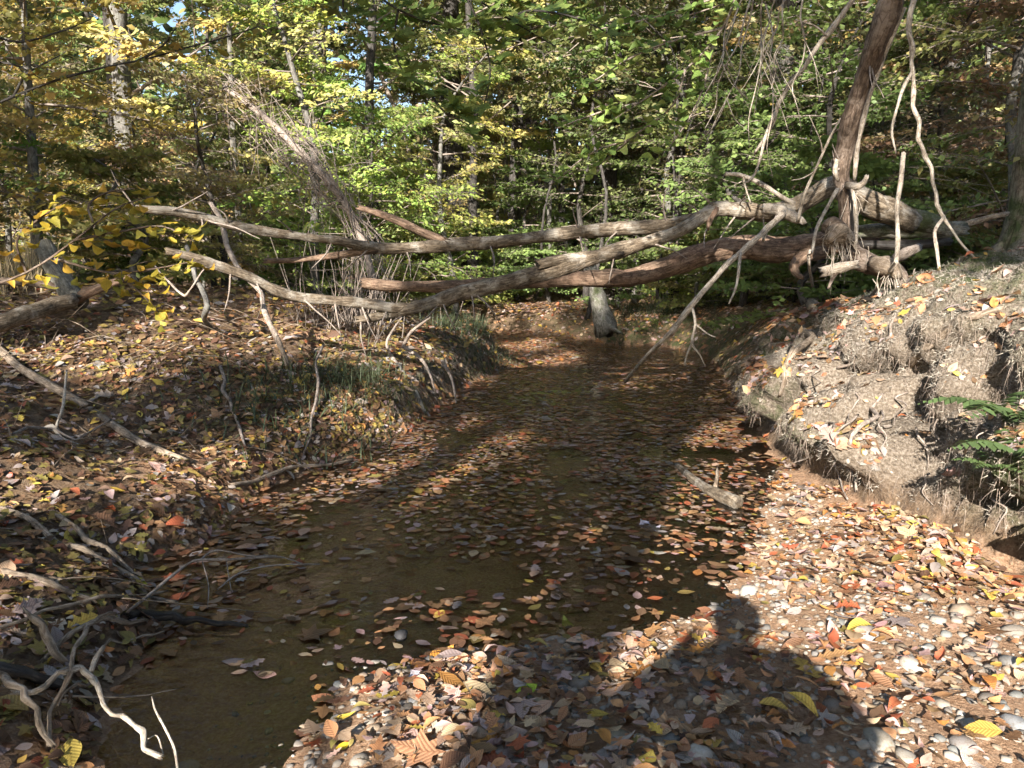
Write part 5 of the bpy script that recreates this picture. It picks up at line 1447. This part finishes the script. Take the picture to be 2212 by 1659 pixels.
leafy('overhanging_branch', 'dark green leaved branch hanging into the top of the picture', 'dark', [
    [(700, -120, 3.7), (800, -20, 3.7), (900, 40, 3.7), (980, 60, 3.75), (1080, 90, 3.8)], [(900, -90, 3.7), (1000, -20, 3.7), (1100, 40, 3.7), (1200, 100, 3.8)], [(1000, -20, 3.7), (1040, 70, 3.7), (1060, 160, 3.7), (1040, 250, 3.7)],
    [(860, 20, 3.7), (850, 90, 3.7), (870, 150, 3.7), (930, 200, 3.7)], [(760, -50, 3.7), (740, 20, 3.7), (790, 60, 3.7)], [(1100, 40, 3.7), (1150, 20, 3.7), (1250, 40, 3.8), (1330, 80, 3.8)], [(930, 200, 3.7), (960, 240, 3.7), (1010, 270, 3.7)]], 270, 'pointed star shaped', .1, GL, 42)
BL = [(.3, .4, .1), (.22, .33, .08), (.36, .42, .12), (.18, .27, .07)]
leafy('beech_spray', 'layered green beech branch slanting down over the fallen tree', 'twig', [
    [(1620, -80, 5), (1560, 60, 5), (1480, 150, 5), (1380, 220, 5), (1260, 300, 5)], [(1560, 60, 5), (1450, 90, 5), (1350, 130, 5), (1260, 190, 5)], [(1480, 150, 5), (1450, 230, 5), (1360, 300, 5), (1280, 370, 5)], [(1380, 220, 5), (1300, 240, 5), (1200, 280, 5)],
    [(1540, 90, 5), (1520, 180, 5), (1480, 270, 5), (1420, 350, 5)], [(1360, 300, 5), (1280, 330, 5), (1190, 400, 5)], [(1600, -20, 5), (1500, 10, 5), (1400, 40, 5), (1300, 60, 5)]], 298, 'oval', .1, BL, 43, .3)
leafy('arching_branch', 'thin dark branch arching across the top left with few leaves', 'dark', [
    [(-80, 260, 3.6), (30, 210, 3.6), (150, 165, 3.6), (300, 130, 3.7), (420, 100, 3.8), (560, 60, 3.9)], [(30, 210, 3.6), (60, 160, 3.6), (130, 120, 3.6)], [(300, 130, 3.7), (350, 100, 3.7), (380, 60, 3.7)], [(-60, 60, 3.4), (40, 90, 3.4), (120, 70, 3.4), (200, 40, 3.4)], [(-60, 130, 3.5), (30, 140, 3.5), (90, 170, 3.5)]], 90, 'oval', .07, [(.34, .28, .05), (.26, .26, .05), (.4, .26, .06)], 44)

# ------------------------------------------------------------------ trees behind the viewer that shade the creek, with the gaps the sun comes through
LIT = [(a[0], a[1], a[2]) for a in [
    # world ground points (x, y, radius) that lie in sun
]]
def lit(px, py, r):
    p = hitpx(px, py)
    LIT.append((p, r))
for a in [(1760, 1180, .45), (1900, 1300, .55), (2100, 1300, .6), (1980, 1450, .55), (2150, 1480, .5), (2000, 1580, .3), (2170, 1600, .25), (1650, 1120, .4), (2080, 1140, .45), (2180, 1050, .35), (1980, 930, .35), (1790, 900, .35), (1700, 960, .3), (1780, 740, .38), (1880, 700, .4), (2050, 650, .5), (1660, 880, .3), (2020, 790, .3), (2150, 700, .3), (1860, 1000, .25), (2120, 860, .2), (1960, 620, .4), (2140, 1130, .3),
          (1460, 1360, .22), (1430, 1130, .25), (1560, 990, .4), (1480, 960, .3), (1650, 1000, .35),
          (860, 1560, .2), (930, 1470, .2), (780, 1620, .2), (700, 1530, .12), (560, 1560, .24), (450, 1600, .24), (640, 1620, .22), (900, 1400, .12),
          (120, 735, .4), (240, 790, .3), (40, 745, .35), (520, 700, .45), (640, 720, .4), (380, 1010, .22), (470, 1030, .2), (30, 1070, .2), (250, 1230, .1), (560, 1050, .12), (330, 1650, .15), (60, 1650, .12), (150, 1640, .1),
          (880, 790, .3), (860, 720, .3), (960, 800, .2), (1130, 750, .45), (1230, 775, .25), (1080, 700, .2), (1180, 670, .2), (60, 640, .6), (1330, 700, .2), (1290, 650, .15), (1560, 690, .2), (330, 640, .3)]:
    lit(*a)
for p, r in [(at(200, 440, 3.0), .3), (at(330, 470, 3.0), .3), (at(400, 540, 3.0), .2), (at(100, 520, 3.0), .2), (at(1560, 450, 7.7), .28), (at(1720, 440, 7.7), .25), (at(1650, 540, 8.5), .15), (at(1300, 500, 7.9), .12), (at(900, 530, 7.9), .14), (at(520, 490, 7.1), .16), (at(1480, 555, 8.4), .22), (at(620, 640, 6.9), .12),
             (at(1840, 420, 7.0), .2), (at(1930, 590, 6.5), .3), (at(1400, 200, 5.0), .4), (at(1250, 300, 5.0), .3), (at(1900, 460, 7.8), .25)]:
    LIT.append((p, r))
g = np.random.default_rng(191)
for i in range(50):
    a_, b_ = g.uniform(-6.5, 2.6), g.uniform(2.0, 14.5)
    LIT.append((drop(a_, b_)[0], g.uniform(.04, .26)))
LT = np.array([p for p, r in LIT]); LRd = np.array([r for p, r in LIT])
g = np.random.default_rng(19)
n_ = 11500
kx, ky = g.uniform(-11, 9, n_), g.uniform(.2, 17, n_)
kz = terrain(kx, ky)[0]
# extra shade for the wood on the far right
n3 = 900
kx = np.concatenate([kx, g.uniform(6, 17, n3)]); ky = np.concatenate([ky, g.uniform(15, 32, n3)]); kz = np.concatenate([kz, np.full(n3, 1.5)])
K = np.stack([kx, ky, kz], 1)
def perp(Pn):
    u_ = np.array([math.cos(SUN_AZ), -math.sin(SUN_AZ), 0]); v_ = np.cross(SD, u_)
    return np.stack([Pn @ u_, Pn @ v_], 1)
pk_, pl_ = perp(K), perp(LT)
dd = np.sqrt(((pk_[:, None, :] - pl_[None]) ** 2).sum(2)) - LRd[None]
free = dd.min(1)
ok = (free > .2)
K, ky = K[ok], ky[ok]
tt_ = (ky + 3.5) / (math.cos(SUN_EL) * math.cos(SUN_AZ)) + g.uniform(1, 9, len(K))
CC = K - SD * tt_[:, None]
trees = np.array([(-9.5, -8), (-6.2, -12), (-3.0, -7.5), (-1.2, -12.5), (2.6, -8.5), (-13, -13), (5.5, -13.5), (9.5, -9)])
wh = np.argmin(((CC[:, None, :2] - trees[None]) ** 2).sum(2), 1)
side_names = ['far left', 'left', 'near left', 'middle', 'near right', 'outermost left', 'right', 'far right']
for w in range(len(trees)):
    c = CC[wh == w]
    if not len(c): continue
    b = drop(*trees[w])[0]
    t = thing('shade_tree', 'leafy tree standing behind the viewpoint, %s of its row, shading the creek' % side_names[w], 'tree', b, 'trees behind the viewpoint')
    tm, wm, lm = MB(), MB(), MB()
    top_ = max(c[:, 2].max() - .5, 9)
    tube(tm, np.array([b + (0, 0, -.2), b + (.05, 0, 1.5), b + (.1, .1, top_ * .5), b + (0, .2, top_)]), [.26, .2, .15, .04], 10, 4, .05)
    tm.build('trunk', M['grey'], t, b)
    for q in c[::14]:
        h0 = max(2.5, q[2] - np.hypot(*(q[:2] - b[:2])) * .5)
        s0 = np.array([b[0], b[1], min(h0, top_)])
        tube(wm, np.array([s0, (s0 + q) / 2 + (0, 0, .2), q]), [.05, .03, .01], 4, 2)
    if wm.n: wm.build('limbs', M['twig'], t, b)['kind'] = 'stuff'
    kk = 11
    Lp = np.repeat(c, kk, 0) + g.normal(0, .13, (len(c) * kk, 3))
    pal = np.array(CP[('olive', 'green', 'yellow')[w % 3]])
    add_leaves(lm, 'small', Lp, g.normal(0, .5, (len(Lp), 3)) + (0, -.3, 1), g.uniform(0, 6.28, len(Lp)), g.uniform(.13, .2, len(Lp)), pal[g.integers(0, len(pal), len(Lp))] * g.uniform(.8, 1.2, (len(Lp), 1)), w)
    lm.build('crown', M['crown'], t, b)['kind'] = 'stuff'

# ------------------------------------------------------------------ the photographer, whose shadow lies on the gravel
def person():
    b = drop(-.08, -.38)[0]
    J = {'pel': (0, 0, .95), 'wai': (0, .0, 1.1), 'che': (0, .01, 1.32), 'nec': (0, .02, 1.47), 'hd0': (0, .05, 1.54), 'hd1': (0, .06, 1.63), 'hd2': (0, .04, 1.72)}
    for s_, n_ in ((-1, 'l'), (1, 'r')):
        J[n_ + 'sh'] = (s_ * .24, 0, 1.42); J[n_ + 'el'] = (s_ * .43, .1, 1.2); J[n_ + 'wr'] = (s_ * .14, .3, 1.38); J[n_ + 'ha'] = (s_ * .1, .335, 1.44)
        J[n_ + 'hi'] = (s_ * .1, 0, .9); J[n_ + 'kn'] = (s_ * .13, .02, .5); J[n_ + 'an'] = (s_ * .14, -.02, .09); J[n_ + 'to'] = (s_ * .17, .15, .04)
        for f in range(4):
            J[n_ + 'f%d' % f] = (s_ * (.092), .325, 1.475 - .018 * f); J[n_ + 'g%d' % f] = (s_ * .068, .318 - .004 * f, 1.488 - .018 * f)
        J[n_ + 't0'] = (s_ * .082, .3, 1.43); J[n_ + 't1'] = (s_ * .06, .292, 1.455)
    rad = {'pel': .19, 'wai': .2, 'che': .22, 'nec': .13, 'hd0': .075, 'hd1': .098, 'hd2': .075, 'sh': .13, 'el': .095, 'wr': .032, 'ha': .034, 'hi': .095, 'kn': .06, 'an': .045, 'to': .038}
    E = [('pel', 'wai'), ('wai', 'che'), ('che', 'nec'), ('nec', 'hd0'), ('hd0', 'hd1'), ('hd1', 'hd2')]
    for n_ in 'lr':
        E += [('che', n_ + 'sh'), (n_ + 'sh', n_ + 'el'), (n_ + 'el', n_ + 'wr'), (n_ + 'wr', n_ + 'ha'), ('pel', n_ + 'hi'), (n_ + 'hi', n_ + 'kn'), (n_ + 'kn', n_ + 'an'), (n_ + 'an', n_ + 'to'), (n_ + 'ha', n_ + 't0'), (n_ + 't0', n_ + 't1')]
        for f in range(4): E += [(n_ + 'ha', n_ + 'f%d' % f), (n_ + 'f%d' % f, n_ + 'g%d' % f)]
    keys = list(J)
    me = bpy.data.meshes.new('person')
    me.from_pydata([J[k] for k in keys], [(keys.index(a_), keys.index(c_)) for a_, c_ in E], [])
    o = link('person', me, None, b)
    o.modifiers.new('skin', 'SKIN')
    o.modifiers.new('sub', 'SUBSURF').levels = 2
    o.modifiers['sub'].render_levels = 2
    for i, k in enumerate(keys):
        r_ = rad.get(k, rad.get(k[1:], .0085))
        me.skin_vertices[0].data[i].radius = (r_, r_ * (.72 if k in ('pel', 'wai', 'che') else 1))
        me.skin_vertices[0].data[i].use_root = k == 'pel'
    m_, t_, oo = mat('person_clothes')
    zc = nd(t_, 'SeparateXYZ', {0: nd(t_, 'TexCoord').outputs['Object']}).outputs[2]
    c_ = ramp(t_, nd(t_, 'Math', {0: zc, 1: .55}, operation='MULTIPLY').outputs[0], [(0, (.05, .04, .03)), (.05, (.05, .07, .12)), (.5, (.05, .07, .12)), (.505, (.12, .13, .11)), (.8, (.12, .13, .11)), (.805, (.5, .33, .25))])
    t_.links.new(nd(t_, 'BsdfPrincipled', {'Base Color': c_, 'Roughness': .85}).outputs[0], oo.inputs[0])
    me.materials.append(m_)
    tag(o, 'person holding up a phone, whose dark shadow falls across the gravel', 'person')
    V, T = ico(2)
    V = V * (.108, .115, .1) + (0, .025, 1.67)
    V = V[:, :]
    link('hair', mesh('hair', V, [T], mats=[M['snag']]), o)
    bm_ = MB()
    V = np.array([(a_, c_, d_) for a_ in (-.078, .078) for c_ in (-.009, -.001) for d_ in (-.038, .038)])
    bm_.add(V, None, [(0, 1, 3, 2), (4, 6, 7, 5), (0, 4, 5, 1), (2, 3, 7, 6), (0, 2, 6, 4), (1, 5, 7, 3)])
    tag(bm_.build('phone', M['wet'], None, (0, 0, 0), (0, -.03, CAMZ), smooth=False), 'black phone held up in the hands of the person', 'phone')
person()
